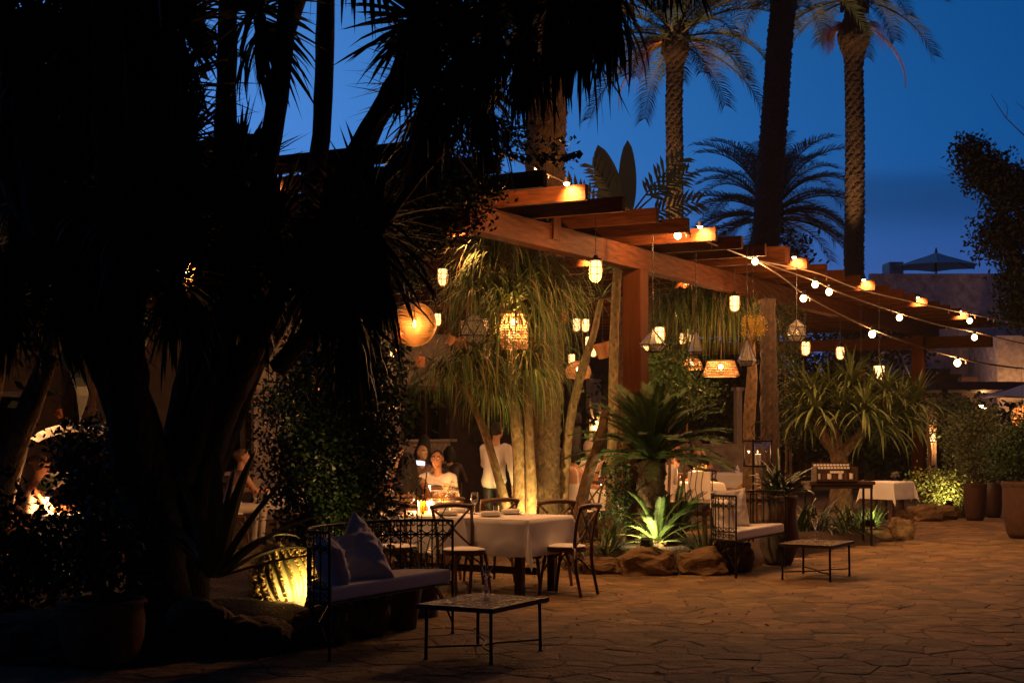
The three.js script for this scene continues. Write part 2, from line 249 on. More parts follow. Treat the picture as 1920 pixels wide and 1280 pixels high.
{ srand(19); const L = new Leaves(); for (let i = 0; i < 420; i++) { const d = rr(9, 26), x = rr(-.15, .34) * d; if (inPoly(x, d, BED_LEFT) || inPoly(x, d, BED_MID)) continue; const a = rr(0, 6.28), s = rr(.02, .055), p = V(x, rr(.006, .012), -d), e = V(Math.cos(a) * s, rr(0, .012), Math.sin(a) * s), w = V(-Math.sin(a) * s * .3, rr(0, .008), Math.cos(a) * s * .3); L.quad(p, p.clone().addScaledVector(e, .5).add(w), p.clone().add(e), p.clone().addScaledVector(e, .5).sub(w), [rr(.05, .16), rr(.03, .08), rr(.012, .03)]); } tag(mesh('fallen_leaves', L.geo(), M.leaf), 'small dry leaves scattered over the paving', 'leaves', null, 'stuff'); }
const soilAt = {};
function bed(name, P, top) {
  const L = [], c = .12, xs = P.map(p => p[0]), ys = P.map(p => p[1]), x0 = Math.min(...xs), x1 = Math.max(...xs), y0 = Math.min(...ys), y1 = Math.max(...ys), pos = [], idx = [], uv = [], id = new Map();
  const hgt = (x, y) => { const e = inPoly(x, y, P) ? edgeDist(x, y, P) : 0; return Math.min(top, .03 + e * .55) + .05 * noise.noise(x * 2.3, y * 2.3, 4) * Math.min(1, e * 4) + .02 * noise.noise(x * 9, y * 9, 1); };
  soilAt[name] = hgt;
  const vert = (i, j) => { const k = i + ',' + j; if (!id.has(k)) { id.set(k, pos.length / 3); const x = x0 + i * c, y = y0 + j * c; pos.push(x, inPoly(x, y, P) ? hgt(x, y) : -.03, -y); uv.push(x, y); } return id.get(k); };
  for (let i = -1; x0 + i * c < x1; i++) for (let j = -1; y0 + j * c < y1; j++) { if (![[0, 0], [1, 0], [0, 1], [1, 1]].some(([a, b]) => inPoly(x0 + (i + a) * c, y0 + (j + b) * c, P))) continue; const A = vert(i, j), B = vert(i + 1, j), C = vert(i + 1, j + 1), D = vert(i, j + 1); idx.push(A, B, C, A, C, D); }
  const g = new THREE.BufferGeometry(); g.setAttribute('position', new THREE.Float32BufferAttribute(pos, 3)); g.setAttribute('uv', new THREE.Float32BufferAttribute(uv, 2)); g.setIndex(idx); g.computeVertexNormals();
  tag(mesh(name, g, M.soil), null, null, null, 'structure');
}
bed('planting_bed', BED_MID, .26); bed('planting_bed', BED_LEFT, .26); bed('planting_bed', BED_RIGHT, .2);
function rockGeo(w, h, d, s) { const g = new THREE.IcosahedronGeometry(1, 5), p = g.attributes.position; for (let i = 0; i < p.count; i++) { let x = p.getX(i), y = p.getY(i), z = p.getZ(i); const n = 1 + .34 * noise.noise(x * 1.3 + s, y * 1.3, z * 1.3 + s) + .16 * noise.noise(x * 3 + s, y * 3 + s, z * 3) + .05 * noise.noise(x * 9, y * 9 + s, z * 9), q = v => Math.sign(v) * Math.pow(Math.abs(v), .78); p.setXYZ(i, q(x) * n * w / 2, q(y) * n * h / 2, q(z) * n * d / 2); } g.computeVertexNormals(); return fix(g); }
function rock(px, d, w, h, s, label, y = 0) { const o = mesh('edging_boulder', rockGeo(w, h, w * .75, s), M.rock); o.position.set(X(px, d), y + h * .36, -d); tag(o, label, 'boulder', 'boulders edging the planting beds'); return o; }
rock(1215, 16.75, .62, .36, 1, 'broad flat boulder in front of the black spotlight under the cycad');
rock(1315, 16.85, .58, .34, 2, 'boulder left of the right-hand iron bench, below the striped agave');
rock(1130, 16.95, .5, .22, 3, 'low boulder at the left end of the cycad bed beside the chair');
rock(1372, 17.2, .5, .42, 4, 'dark rounded boulder under the right-hand iron bench');
rock(676, 11.75, .40, .42, 5, 'pale standing boulder under the left-hand iron bench');
rock(600, 11.3, .42, .34, 6, 'dark boulder at the left end of the front iron bench');
rock(1690, 22.2, .36, .36, 7, 'upright boulder at the right foot of the long console table');
rock(1640, 21.9, .42, .26, 8, 'low boulder behind the console table leg');
rock(1690, 25.6, .4, .3, 9, 'small boulder beneath the corner of the right white tablecloth');
rock(1735, 27.0, .6, .34, 10, 'dark boulder below the glowing yellow shrub');
rock(1770, 27.3, .55, .3, 11, 'boulder beside the planter, right of the glowing shrub');
rock(375, 10.9, .46, .38, 12, 'boulder under the big agave', .05);
rock(60, 10.5, .6, .4, 13, 'dark boulder at the far left behind the wide clay pot');
rock(480, 10.9, .5, .3, 14, 'dark boulder below the lit barrel cactus');

// ---------- pergola ----------
const PO = [1.574, 19];
const L2W = (lx, y, lz) => V(PO[0] + lx * U[0] + lz * .876, y, -(PO[1] + lx * U[1] - lz * .482));
const W2L = (x, d) => [(x - PO[0]) * U[0] + (d - PO[1]) * U[1], (x - PO[0]) * .876 - (d - PO[1]) * .482];
const pergola = thing('pergola', 'long brown timber pergola with a stepped row of rafters over the dining terrace', 'pergola', PO[0], 0, -PO[1], TH);
const RB = 3.94;
for (const [lx, lz] of [[0, 0], [14.8, 0], [-6.3, 0], [-6.3, -8.6], [14.8, -8.6]]) mesh('post', rbox(.25, 3.66, .25, .012, lx, 1.83, lz), M.beamWood, pergola);
mesh('beam', box(23.2, .27, .2, 4.7, 3.795, 0), M.beamWood, pergola);
mesh('beam', box(23.2, .27, .2, 4.7, 3.795, -8.6), M.beamWood, pergola);
mesh('cross_beam', box(.2, .25, 9.7, 15.2, 3.53, -3.4), M.beamWood, pergola);
for (let k = -3; k <= 23; k++) {
  const lx = -3.847 + .905 * k, big = k === 7;
  mesh('rafter', big ? box(.22, .22, 10.4, lx, RB + .113, -4.02) : box(.075, .16, 10.3, lx, RB + .08, -3.97), M.beamWood, pergola);
}
function rafterLamp(k, lz) {
  const lx = -3.847 + .905 * k - .13, y = RB + .2;
  const rl = mesh('rafter_lamp', [cyl(.03, .035, .05, lx, y, lz), rod([lx, y, lz], [lx + .12, y - .03, lz], .008), cyl(.036, .036, .008, lx, y - .028, lz)], M.iron, pergola);
  mesh('lamp_lens', T(new THREE.SphereGeometry(.032, 12, 6), lx, y - .035, lz), M.spotGlow, rl);
  const p = L2W(lx + .004, y - .072, lz), q = L2W(lx + .13, RB + .02, lz + .02); spot(p.x, p.y, p.z, q.x, q.y, q.z, 8, 1.15, .7, WARM, 1);
}
for (const k of [0, 4, 8, 12, 16, 20]) rafterLamp(k, 1.02);
for (const k of [-2, 2, 6, 10, 14]) rafterLamp(k, -1.42);
{ const p = W(1018, 418, 16.9), o = thing('loudspeaker', 'black loudspeaker on a wooden bracket on top of the main beam', 'loudspeaker', p.x, p.y, p.z, -.5); mesh('cabinet', new THREE.ExtrudeGeometry(new THREE.Shape([[-.13, -.17], [.08, -.17], [.13, .17], [-.13, .17]].map(q => new THREE.Vector2(...q))), { depth: .2, bevelEnabled: true, bevelSize: .008, bevelThickness: .008, bevelSegments: 2 }).translate(0, 0, -.1), M.black, o); mesh('bracket', [box(.03, .3, .18, .17, -.02, 0), box(.2, .03, .18, .08, -.185, 0)], M.beamWood, o); mesh('driver', T(new THREE.CylinderGeometry(.075, .075, .012, 20).rotateX(Math.PI / 2), 0, -.04, .112), M.iron, o); }
// a second timber frame behind the yucca
{ const p = W(448, 278, 13), o = thing('timber_arbour', 'end of a square timber beam seen between the yucca trunks', 'arbour', p.x, 0, p.z, TH - .35);
  mesh('beam', box(.22, .24, 3.2, 0, p.y, -1.5), M.beamWood, o); mesh('post', rbox(.2, p.y - .12, .2, .01, 0, (p.y - .12) / 2, -2.2), M.beamWood, o); }

// ---------- festoon lights ----------
function festoon(label, pts, bulbs, cd) {
  const P = pts.map(p => W(...p)), o = thing('festoon_string', label, 'string lights', P[0].x, P[0].y, P[0].z, 0, 'festoon strings over the courtyard');
  const rel = v => v.clone().sub(P[0]);
  mesh('cable', tube(P.map(rel), .011, 60, 6), M.cable, o);
  srand(77 + pts.length); const ties = []; for (let i = 0; i < 7; i++) { const c = new THREE.CatmullRomCurve3(P.map(rel), false, 'centripetal').getPointAt(rr(.1, .9)); ties.push(rod(c, c.clone().add(V(rr(-.02, .02), -rr(.03, .07), 0)), .006, 5)); } for (const t of ties) mesh('cable_tie', t, M.cable, o);
  for (const [px, py, d] of bulbs) {
    const c = rel(W(px, py, d)), sk = mesh('socket', cyl(.019, .023, .06, c.x, c.y + .072, c.z), M.black, o);
    mesh('bulb', T(lathe([[.0005, -.05], [.022, -.044], [.04, -.022], [.045, 0], [.038, .022], [.024, .04], [.017, .05]], 16), c.x, c.y, c.z), M.bulbGlow, sk);
    point(o, c.x, c.y, c.z, cd, 1.5);
  }
}
festoon('festoon string rising to the upper left above the main beam', [[882, 256, 12.6], [934, 284, 13.3], [1006, 317, 14.4], [1098, 357, 15.7], [1269, 430, 18], [1415, 487, 20.2]], [[1009, 333, 14.4], [1271, 441, 18]], 6);
festoon('topmost festoon string running right to the frame edge', [[1415, 487, 20.2], [1530, 511, 21], [1600, 538, 21.8], [1735, 571, 23.6], [1837, 592, 25], [1920, 607, 26.2], [2180, 640, 30]], [[1819, 601, 24.7]], 2);
festoon('middle festoon string running right above the planters', [[1415, 487, 20.2], [1530, 527, 20.4], [1575, 548, 20.7], [1675, 583, 21.5], [1762, 609, 22.2], [1827, 622, 22.7], [1920, 644, 23.5], [2180, 690, 26]], [[1529, 533, 20.4], [1555, 547, 20.6], [1687, 595, 21.6], [1828, 632, 22.7]], 1.6);
festoon('lowest festoon string sagging towards the right frame edge', [[1415, 487, 20.2], [1465, 518, 19.9], [1507, 550, 19.6], [1560, 581, 19.4], [1635, 616, 19.2], [1700, 641, 19.2], [1795, 670, 19.4], [1840, 680, 19.6], [1920, 691, 20], [2180, 712, 22]], [[1416, 490, 20.1], [1507, 559, 19.6], [1636, 626, 19.2], [1796, 680, 19.4], [1960, 706, 20.3]], 1.6);

// ---------- hanging lanterns ----------
const ROPE = 3.95, lampJar = lathe([[.0005, -.118], [.03, -.112], [.052, -.09], [.06, -.05], [.06, .085], [.05, .1], [.0005, .1]], 14);
const cageG = merge([0, 1, 2, 3, 4, 5].map(i => { const a = i / 6 * 6.2832; return tube([[.07 * Math.cos(a), .1, .07 * Math.sin(a)], [.071 * Math.cos(a), -.05, .071 * Math.sin(a)], [.058 * Math.cos(a), -.1, .058 * Math.sin(a)], [.02 * Math.cos(a), -.132, .02 * Math.sin(a)]], .0045, 8, 5); }).concat([-.045, .03].map(y => T(torus(.071, .0045, 5, 20).rotateX(Math.PI / 2), 0, y, 0))));
const capG = merge([lathe([[.0005, .17], [.02, .168], [.03, .14], [.075, .125], [.078, .098], [.0005, .098]], 16)]);
function hang(o, y0, top, r = .004, chain) { // cord or chain from the thing's hook to the timbers
  if (chain) { const L = []; for (let y = y0; y < top; y += .034) { const t = torus(.014, .0042, 5, 8); t.scale(.7, 1.45, 1); if (((y - y0) / .034 | 0) % 2) t.rotateY(Math.PI / 2); L.push(T(t, 0, y + .02, 0)); } mesh('chain', merge(L), M.iron, o); }
  else mesh('cord', rod([0, y0, 0], [0, top, 0], r, 5), M.black, o);
}
function lantern(px, py, d, label, cd = 2.2, s = 1) { if (cd < 3) cd *= .48;
  const p = W(px, py, d), o = thing('cage_lantern', label, 'lantern', p.x, p.y, p.z, px * .37, 'caged lanterns hanging under the pergola'); 
  const jar = mesh('glowing_glass', lampJar, M.jarGlow, o), cap = mesh('cap', capG, M.iron, o); mesh('cage', cageG, M.brass, cap); mesh('bulb', ball(.03, 0, .045, 0), M.bulbGlow, jar);  // jar glow put into its emission, standing in for scattered bulb light
  hang(o, .168, ROPE - p.y); point(o, 0, 0, 0, cd, 2.5);
}
lantern(1117, 507, 16.3, 'largest caged lantern, hanging in front of the main beam', 4.2);
lantern(830, 518, 20, 'caged lantern beside the top of the hanging grass at upper left');
lantern(1040, 559, 20, 'caged lantern just above the tilted clay pot');
lantern(820, 598, 28, 'caged lantern touching the right edge of the pierced globe');
lantern(1081, 608, 26, 'left one of two caged lanterns hanging side by side', 1.6);
lantern(1098, 609, 26.4, 'right one of two caged lanterns hanging side by side', 1.6);
lantern(1105, 643, 24.5, 'caged lantern in front of the pale leaning trunk');
lantern(1072, 673, 31, 'caged lantern above the brown woven shade', 1.6);
lantern(1162, 574, 28, 'caged lantern half hidden by the left edge of the timber post', 1.6);
lantern(1378, 568, 21.5, 'caged lantern right of the curtain of hanging grass');
lantern(1272, 592, 27, 'caged lantern in the middle of the hanging grass');
lantern(1237, 627, 20.5, 'caged lantern behind the glass diamond terrarium beside the post');
lantern(1280, 634, 30, 'lower left of the pair of lanterns near the glass pyramid', 1.6);
lantern(1295, 627, 26, 'upper right of the pair of lanterns near the glass pyramid', 1.6);
lantern(1446, 657, 33, 'upper of two small lanterns one above the other', 1.4);
lantern(1448, 681, 31, 'lower of two small lanterns one above the other', 1.4);
lantern(1511, 652, 24.5, 'amber caged lantern under the hanging glass icosahedron');
lantern(1576, 661, 27, 'rightmost caged lantern, above the strappy tree');
lantern(1113, 658, 31, 'small lantern peeping out left of the clay pot', 1);
lantern(737, 658, 30, 'tiny lantern among the leaves at the left of the pierced globe', .8);
{ const p = W(1649, 699, 25), o = thing('tube_lantern', 'tall glass tube lantern glowing left of the far post', 'lantern', p.x, p.y, p.z);
  mesh('glowing_glass', cyl(.085, .085, .24, 0, 0, 0, 20), M.jarGlow, o); mesh('rim', [T(torus(.087, .007).rotateX(1.5708), 0, .12, 0), T(torus(.087, .007).rotateX(1.5708), 0, -.12, 0)], M.brass, o); mesh('bulb', ball(.032, -.04, .05, .03), M.bulbGlow, o); hang(o, .12, ROPE - p.y); point(o, 0, 0, 0, 2, 2.5); }
// pierced metal globes
function globe(px, py, d, r, label) {
  const p = W(px, py, d), o = thing('pierced_globe', label, 'pendant lamp', p.x, p.y, p.z), L = new Leaves(), nu = 78, nv = 40, C = [1, 1, 1], pt = (u, v, e = 0) => { const a = u / nu * 6.2832, b = v / nv * 3.1416; return V((r + e) * Math.sin(b) * Math.cos(a), (r + e) * Math.cos(b), (r + e) * Math.sin(b) * Math.sin(a)); };
  for (let v = 2; v < nv - 1; v++) for (let u = 0; u < nu; u++) { const o2 = (v % 2) * .5, f = .24, a = pt(u + o2, v), b = pt(u + 1 + o2, v), c = pt(u + 1 + o2, v + 1), e = pt(u + o2, v + 1), A = pt(u + f + o2, v + f), B = pt(u + 1 - f + o2, v + f), D = pt(u + 1 - f + o2, v + 1 - f), E = pt(u + f + o2, v + 1 - f); L.quad(a, b, B, A, C); L.quad(b, c, D, B, C); L.quad(c, e, E, D, C); L.quad(e, a, A, E, C); }
  mesh('shell', L.geo(), M.brass, o); mesh('collar', T(cyl(.07, .075, .03, 0, 0, 0, 18), 0, r * .985, 0), M.iron, o);
  mesh('candle_bulb', lathe([[.0005, -.04], [.022, -.03], [.028, 0], [.016, .035], [.0005, .06]], 12), M.bulbGlow, o); mesh('stem', rod([0, .06, 0], [0, r, 0], .006), M.iron, o);
  hang(o, r, ROPE - p.y, .005); point(o, 0, 0, 0, 1.3, 1.5);
}
globe(777, 608, 18.2, .27, 'big pierced brass globe lamp beside the leafy hedge');
globe(352, 512, 14.5, .17, 'pierced brass globe lamp glimpsed between the yucca trunks');
// woven lamp shades
function woven(px, py, d, prof, label, cd, bulbY, bands = 15) {
  const p = W(px, py, d), o = thing('woven_pendant', label, 'pendant lamp', p.x, p.y, p.z, 0, 'woven pendants under the pergola'), L = [], n = prof.length - 1, at = t => { const f = t * n, i = Math.min(n - 1, f | 0); return [prof[i][0] + (prof[i + 1][0] - prof[i][0]) * (f - i), prof[i][1] + (prof[i + 1][1] - prof[i][1]) * (f - i)]; };
  for (let i = 0; i <= bands; i++) { const [r, y] = at(i / bands); if (r > .01) L.push(T(torus(r, i % 3 ? .0055 : .009, 5, 30).rotateX(1.5708), 0, y, 0)); }
  for (let i = 0; i < 40; i++) { const a = i / 40 * 6.2832; L.push(tube([0, .2, .4, .6, .8, 1].map(t => { const [r, y] = at(t); return V(r * Math.cos(a + t * .1), y, r * Math.sin(a + t * .1)); }), .005, 10, 4)); }
  mesh('weave', L, M.wicker, o); mesh('bulb', ball(.038, 0, bulbY, 0, 14), M.bulbGlow, o); mesh('stem', rod([0, bulbY + .035, 0], [0, prof[0][1], 0], .006), M.iron, o); hang(o, prof[0][1], ROPE - p.y, .005); point(o, 0, bulbY, 0, cd, 1.5);
}
woven(963, 622, 17.8, [[.09, .24], [.12, .21], [.155, .12], [.172, 0], [.172, -.12], [.16, -.2]], 'beehive-shaped woven pendant in front of the ponytail palm', 2.6, .12, 20);
woven(1298, 684, 24, [[.04, .11], [.1, .095], [.145, .04], [.165, -.02], [.168, -.07]], 'small domed woven pendant under the glass pyramid', 1.6, .02);
woven(1084, 692, 27, [[.05, .14], [.16, .11], [.22, .03], [.24, -.08], [.2, -.16]], 'dim round woven shade behind the pale leaning trunk', .4, .0);
woven(1352, 690, 22, [[.2, .10], [.22, .03], [.25, -.05], [.27, -.11], [.25, -.12]], 'wide shallow woven shade hanging behind the grass curtain', 1.4, .02, 9);
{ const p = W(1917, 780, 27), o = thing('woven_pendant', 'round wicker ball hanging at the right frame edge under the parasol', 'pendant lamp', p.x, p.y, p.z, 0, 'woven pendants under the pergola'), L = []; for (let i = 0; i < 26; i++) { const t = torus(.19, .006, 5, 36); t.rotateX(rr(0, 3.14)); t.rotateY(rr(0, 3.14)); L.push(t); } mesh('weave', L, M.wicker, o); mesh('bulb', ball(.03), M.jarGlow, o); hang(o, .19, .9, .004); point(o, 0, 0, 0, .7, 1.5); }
// glass terrariums
function terrarium(px, py, d, rings, label, turn = 0, chain = true, plant = true) { // rings: [radius, y, sides, twist] from the top down; radius 0 is a tip
  const p = W(px, py, d), o = thing('glass_terrarium', label, 'terrarium', p.x, p.y, p.z, turn, 'glass terrariums under the pergola'), P = rings.map(([r, y, n, tw = 0]) => r ? [...Array(n)].map((_, i) => V(r * Math.cos((i + tw) / n * 6.2832), y, r * Math.sin((i + tw) / n * 6.2832))) : [V(0, y, 0)]), bars = [], seenE = new Set();
  const bar = (a, b) => { const k = [a, b].map(v => v.toArray().map(t => t.toFixed(3)).join()).sort().join('|'); if (!seenE.has(k)) { seenE.add(k); bars.push(rod(a, b, .0065, 5)); } };
  const pane = (a, b, c) => { bar(a, b); bar(b, c); bar(c, a); const L = new Leaves(); L.tri(a, b, c, [1, 1, 1]); mesh('glass_pane', L.geo(), M.dustyGlass, o); };
  for (let i = 0; i + 1 < P.length; i++) { const A = P[i], B = P[i + 1], n = Math.max(A.length, B.length), tw = (rings[i][3] ?? 0) !== (rings[i + 1][3] ?? 0);
    for (let j = 0; j < n; j++) { const k = (j + 1) % n; if (A.length === 1) pane(A[0], B[j], B[k]); else if (B.length === 1) pane(A[j], A[k], B[0]); else if (tw) { pane(A[j], A[k], B[j]); pane(A[k], B[k], B[j]); } else { const L = new Leaves(); L.quad(A[j], A[k], B[k], B[j], [1, 1, 1]); mesh('glass_pane', L.geo(), M.dustyGlass, o); bar(A[j], A[k]); bar(B[j], B[k]); bar(A[j], B[j]); } } }
  mesh('metal_edges', bars, M.iron, o);
  const yb = rings[rings.length - 1][1]; if (plant) { const L = new Leaves(); srand(px); for (let i = 0; i < 26; i++) L.blade(V(rr(-.03, .03), yb + .04, rr(-.03, .03)), rr(0, 6.28), rr(.5, 1.5), rr(.05, .12), .012, rr(.3, 1.4), 4, GREEN[i % 3]); mesh('small_plant', L.geo(), M.leaf, o); mesh('moss', T(new THREE.SphereGeometry(.06, 12, 8).scale(1, .5, 1), 0, yb + .03, 0), M.soil, o); }
  hang(o, rings[0][1], ROPE - p.y, .004, chain);
}
terrarium(889, 618, 17.6, [[0, .2], [.17, .10, 5], [.17, -.07, 5, .5], [0, -.2]], 'large glass icosahedron terrarium left of the woven beehive pendant', .3, false);
terrarium(1224, 640, 18, [[0, .15], [.18, -.04, 6], [.10, -.12, 6]], 'flattened glass diamond terrarium in front of the timber post', .2);
terrarium(1305, 645, 19.5, [[0, .22], [.11, -.10, 5], [.07, -.14, 5]], 'glass pyramid terrarium above the small domed woven shade', .5);
terrarium(1401, 668, 19, [[0, .26], [.13, -.06, 5], [.09, -.12, 5]], 'glass pyramid terrarium beneath the hanging yellow flowers', .1);
terrarium(1494, 622, 20.5, [[0, .17], [.13, .07, 6], [.13, -.06, 6, .5], [.07, -.13, 6, .5]], 'dim glass terrarium hanging at the right above the amber lantern', .4, false);
terrarium(911, 662, 19.5, [[0, .13], [.1, .02, 6], [.13, -.07, 6], [.1, -.1, 6]], 'small glass terrarium hanging just below the icosahedron one', .0, false);
{ const p = W(917, 641, 19.3), o = thing('tealight_holder', 'tiny glowing tealight hanging at the right of the icosahedron terrarium', 'candle', p.x, p.y, p.z); mesh('glass_cup', cyl(.03, .022, .06, 0, 0, 0), M.dustyGlass, o); mesh('flame', lathe([[.0005, -.015], [.012, 0], [.0005, .035]], 10), M.bulbGlow, o); hang(o, .03, ROPE - p.y, .003); point(o, 0, .01, 0, .6, 1); }
// hanging clay pots
function clayPot(px, py, d, s, tiltA, label, rotY = 0) {
  const p = W(px, py, d), o = thing('hanging_clay_pot', label, 'clay pot', p.x, p.y, p.z, rotY, 'tilted clay pots hanging on cords');
  const g = lathe([[.0005, -.085], [.06, -.085], [.088, .055], [.1, .055], [.1, .09], [.088, .09], [.078, .06], [.055, -.07], [.0005, -.07]], 18); g.scale(s, s, s); g.rotateZ(tiltA);
  mesh('pot', g, M.terracotta, o); const y = .1 * s * Math.abs(Math.cos(tiltA)) + .03; hang(o, y, ROPE - p.y, .003); mesh('knot', ball(.012, 0, y, 0, 8), M.cable, o);
}
clayPot(1052, 590, 19.5, 1.15, 2.6, 'bright tilted clay pot below the lantern near the main beam');
clayPot(844, 638, 20, .75, -.5, 'small tilted clay pot right of the pierced globe');
clayPot(864, 646, 21.5, 1.1, .4, 'clay pot half behind the icosahedron terrarium');
clayPot(749, 633, 18.3, .7, .5, 'clay pot in front of the lower left of the pierced globe');
clayPot(788, 677, 19, .75, 3.0, 'dim upturned clay pot hanging below the pierced globe');
clayPot(1130, 658, 20, 1.2, .25, 'large clay pot with jagged rim left of the timber post');
clayPot(1615, 703, 24, .8, .3, 'lonely clay pot on a long cord above the strappy tree');
clayPot(1287, 714, 24, .7, 0, 'clay pot lamp below the small domed woven shade');
clayPot(110, 776, 16, .5, .4, 'tiny clay pot among the banana leaves at far left');
clayPot(1265, 675, 27, .5, .9, 'tiny reddish clay pot in the hedge right of the post');
{ const p = W(1412, 612, 19.3), o = thing('hanging_flower_bunch', 'bunch of mustard yellow flowers hanging on chains', 'flowers', p.x, p.y, p.z), L = new Leaves(); srand(5);
  for (let i = 0; i < 46; i++) { const d = V(rr(-1, 1), rr(-.8, 1), rr(-1, 1)).normalize().multiplyScalar(rr(.07, .17)); L.cloud(d, .045, .04, .045, 60, .018, [[.42, .29, .03], [.50, .36, .05], [.30, .24, .04]], .7); } mesh('blossom', L.geo(), M.leaf, o);
  mesh('stem', [0, 1, 2, 3, 4].map(i => tube([[0, -.26, 0], [Math.cos(i * 1.3) * .04, -.1, Math.sin(i * 1.3) * .04], [Math.cos(i * 1.3) * .1, .06, Math.sin(i * 1.3) * .1]], .007, 6, 5)), M.bark, o); hang(o, .1, ROPE - p.y, .004, true); }
// ---------- plants ----------
mt('darkBark', .05, .03, .018, .95, { map: tBarkC, bumpMap: tBark, bumpScale: .02 });
const plant = (name, label, cat, p, group) => thing(name, label, cat, p.x, p.y, p.z, 0, group);
const jit = (k, a = .2) => { const f = rr(1 - a, 1 + a); return [k[0] * f, k[1] * f, k[2] * f]; };
// the big yucca in front, left
{
  const o = plant('yucca_tree', 'huge dark many-trunked yucca filling the left foreground', 'tree', V(0, 0, 0)), heads = [];
  srand(21);
  for (let v = 0; v < 4; v++) { const L = new Leaves(); for (let i = 0; i < 105; i++) L.blade(V(rr(-.04, .04), rr(-.05, .08), rr(-.04, .04)), rr(0, 6.28), rr(-.5, 1.45), rr(.42, .72), rr(.035, .052), rr(.1, .7), 4, jit([.03, .045, .022]), { fold: .25 }); for (let i = 0; i < 80; i++) L.blade(V(rr(-.06, .06), -rr(.0, .3), rr(-.06, .06)), rr(0, 6.28), rr(-1.4, -.3), rr(.35, .75), rr(.028, .045), rr(.5, 1.1), 4, jit([.06, .045, .025])); heads.push(L.geo()); }
  const tr = (pts, r, seg = 26) => mesh('trunk', tube(pts.map(p => W(...p)), r, seg, 12, .10), M.bark, o);
  tr([[352, 1130, 11.6], [368, 920, 11.6], [445, 710, 11.5], [548, 520, 11.4], [700, 350, 11.5], [830, 235, 11.6], [885, 180, 11.6]], [.17, .145, .12, .10, .07, .05, .04], 44);
  tr([[372, 930, 11.6], [425, 760, 11.7], [560, 540, 11.9], [640, 380, 12], [720, 200, 12], [800, 40, 12]], [.12, .11, .09, .08, .07, .06]);
  tr([[330, 1130, 11.7], [342, 850, 11.7], [385, 600, 11.8], [418, 300, 11.9], [428, -60, 12]], [.2, .17, .13, .085, .075], 34);
  tr([[300, 1130, 11.4], [268, 860, 11.4], [215, 690, 11.3], [140, 540, 11.1], [80, 360, 10.9], [50, 120, 10.8]], [.24, .21, .19, .18, .16, .13], 34);
  tr([[340, 900, 11.5], [450, 520, 11.4], [515, 220, 11.3], [545, -40, 11.3]], [.12, .1, .085, .07]);
  tr([[520, 690, 11.5], [640, 545, 11.2], [735, 392, 11.1], [800, 312, 11.1], [862, 250, 11.2]], [.075, .06, .05, .042, .03]);
  tr([[385, 900, 11.8], [545, 500, 12.2], [596, 300, 12.3], [612, -40, 12.4]], [.11, .09, .08, .075]);
  tr([[250, 900, 11.3], [230, 600, 11], [210, 300, 10.7], [200, -20, 10.6]], [.17, .15, .13, .12]);
  tr([[150, 560, 11.1], [20, 330, 10.9], [-60, 150, 10.8]], [.13, .11, .09]);
  tr([[560, 520, 11.4], [690, 240, 11], [800, 90, 10.8], [960, -20, 10.7]], [.08, .07, .06, .05]);
  const at = [[60, 60], [150, 30], [240, 80], [330, 40], [40, 200], [130, 180], [230, 220], [320, 170], [280, 20], [100, 110], [20, 120], [190, 110], [10, 20], [340, 280], [290, 380], [110, 400], [50, 330], [150, 330], [250, 340], [310, 270], [70, 450], [170, 470], [260, 450], [20, 560, 10.9], [330, 400], [330, 520], [480, 20, 11.3], [520, 420, 11.3], [780, 40, 10.9], [800, 150, 11], [860, 90, 10.8], [900, 160, 11.2], [920, 20, 10.7], [985, 60, 10.7], [1040, -30, 10.6], [1095, -40, 10.5], [1150, -50, 10.5], [640, 440, 11.3], [700, 430, 11.2], [650, 520, 11.3], [590, 520, 11.2], [470, 500, 11.5], [420, 430, 11.6], [800, 200, 11.6], [450, 330, 11.7], [660, 590, 11.4], [200, 560, 11.1], [100, 540, 11]];
  srand(23); at.forEach(([x, y, d], i) => { const p = W(x, y, d ?? rr(10.7, 11.9)), m = mesh('leaf_head', heads[i % 4], M.leaf, o), s = rr(.85, 1.15); m.position.copy(p); m.rotation.set(rr(-.3, .3), rr(0, 6.28), rr(-.3, .3)); m.scale.setScalar(s); });
  // unseen heads and limbs added above the view to keep skylight off the bench
  for (let i = 0; i < 46; i++) { const d = rr(8.2, 13.4), m = mesh('leaf_head', heads[i % 4], M.leaf, o); m.position.set(rr(-4.2, 1.6), 1.6 + d * .29 + rr(.75, 2.4), -d); m.rotation.set(rr(-.3, .3), rr(0, 6.28), rr(-.3, .3)); m.scale.setScalar(rr(1, 1.3)); }
  for (const [x, z, x2, z2] of [[-1.8, 11.6, -.6, 9.6], [-.1, 11, 1.2, 10], [-2.4, 11.8, -3.2, 9], [-.9, 12, .6, 12.6]]) mesh('trunk', tube([[x, 4.6, -z], [(x + x2) / 2, 5.6, -(z + z2) / 2], [x2, 6.6, -z2]], [.08, .07, .05], 10, 9, .1), M.bark, o);
}
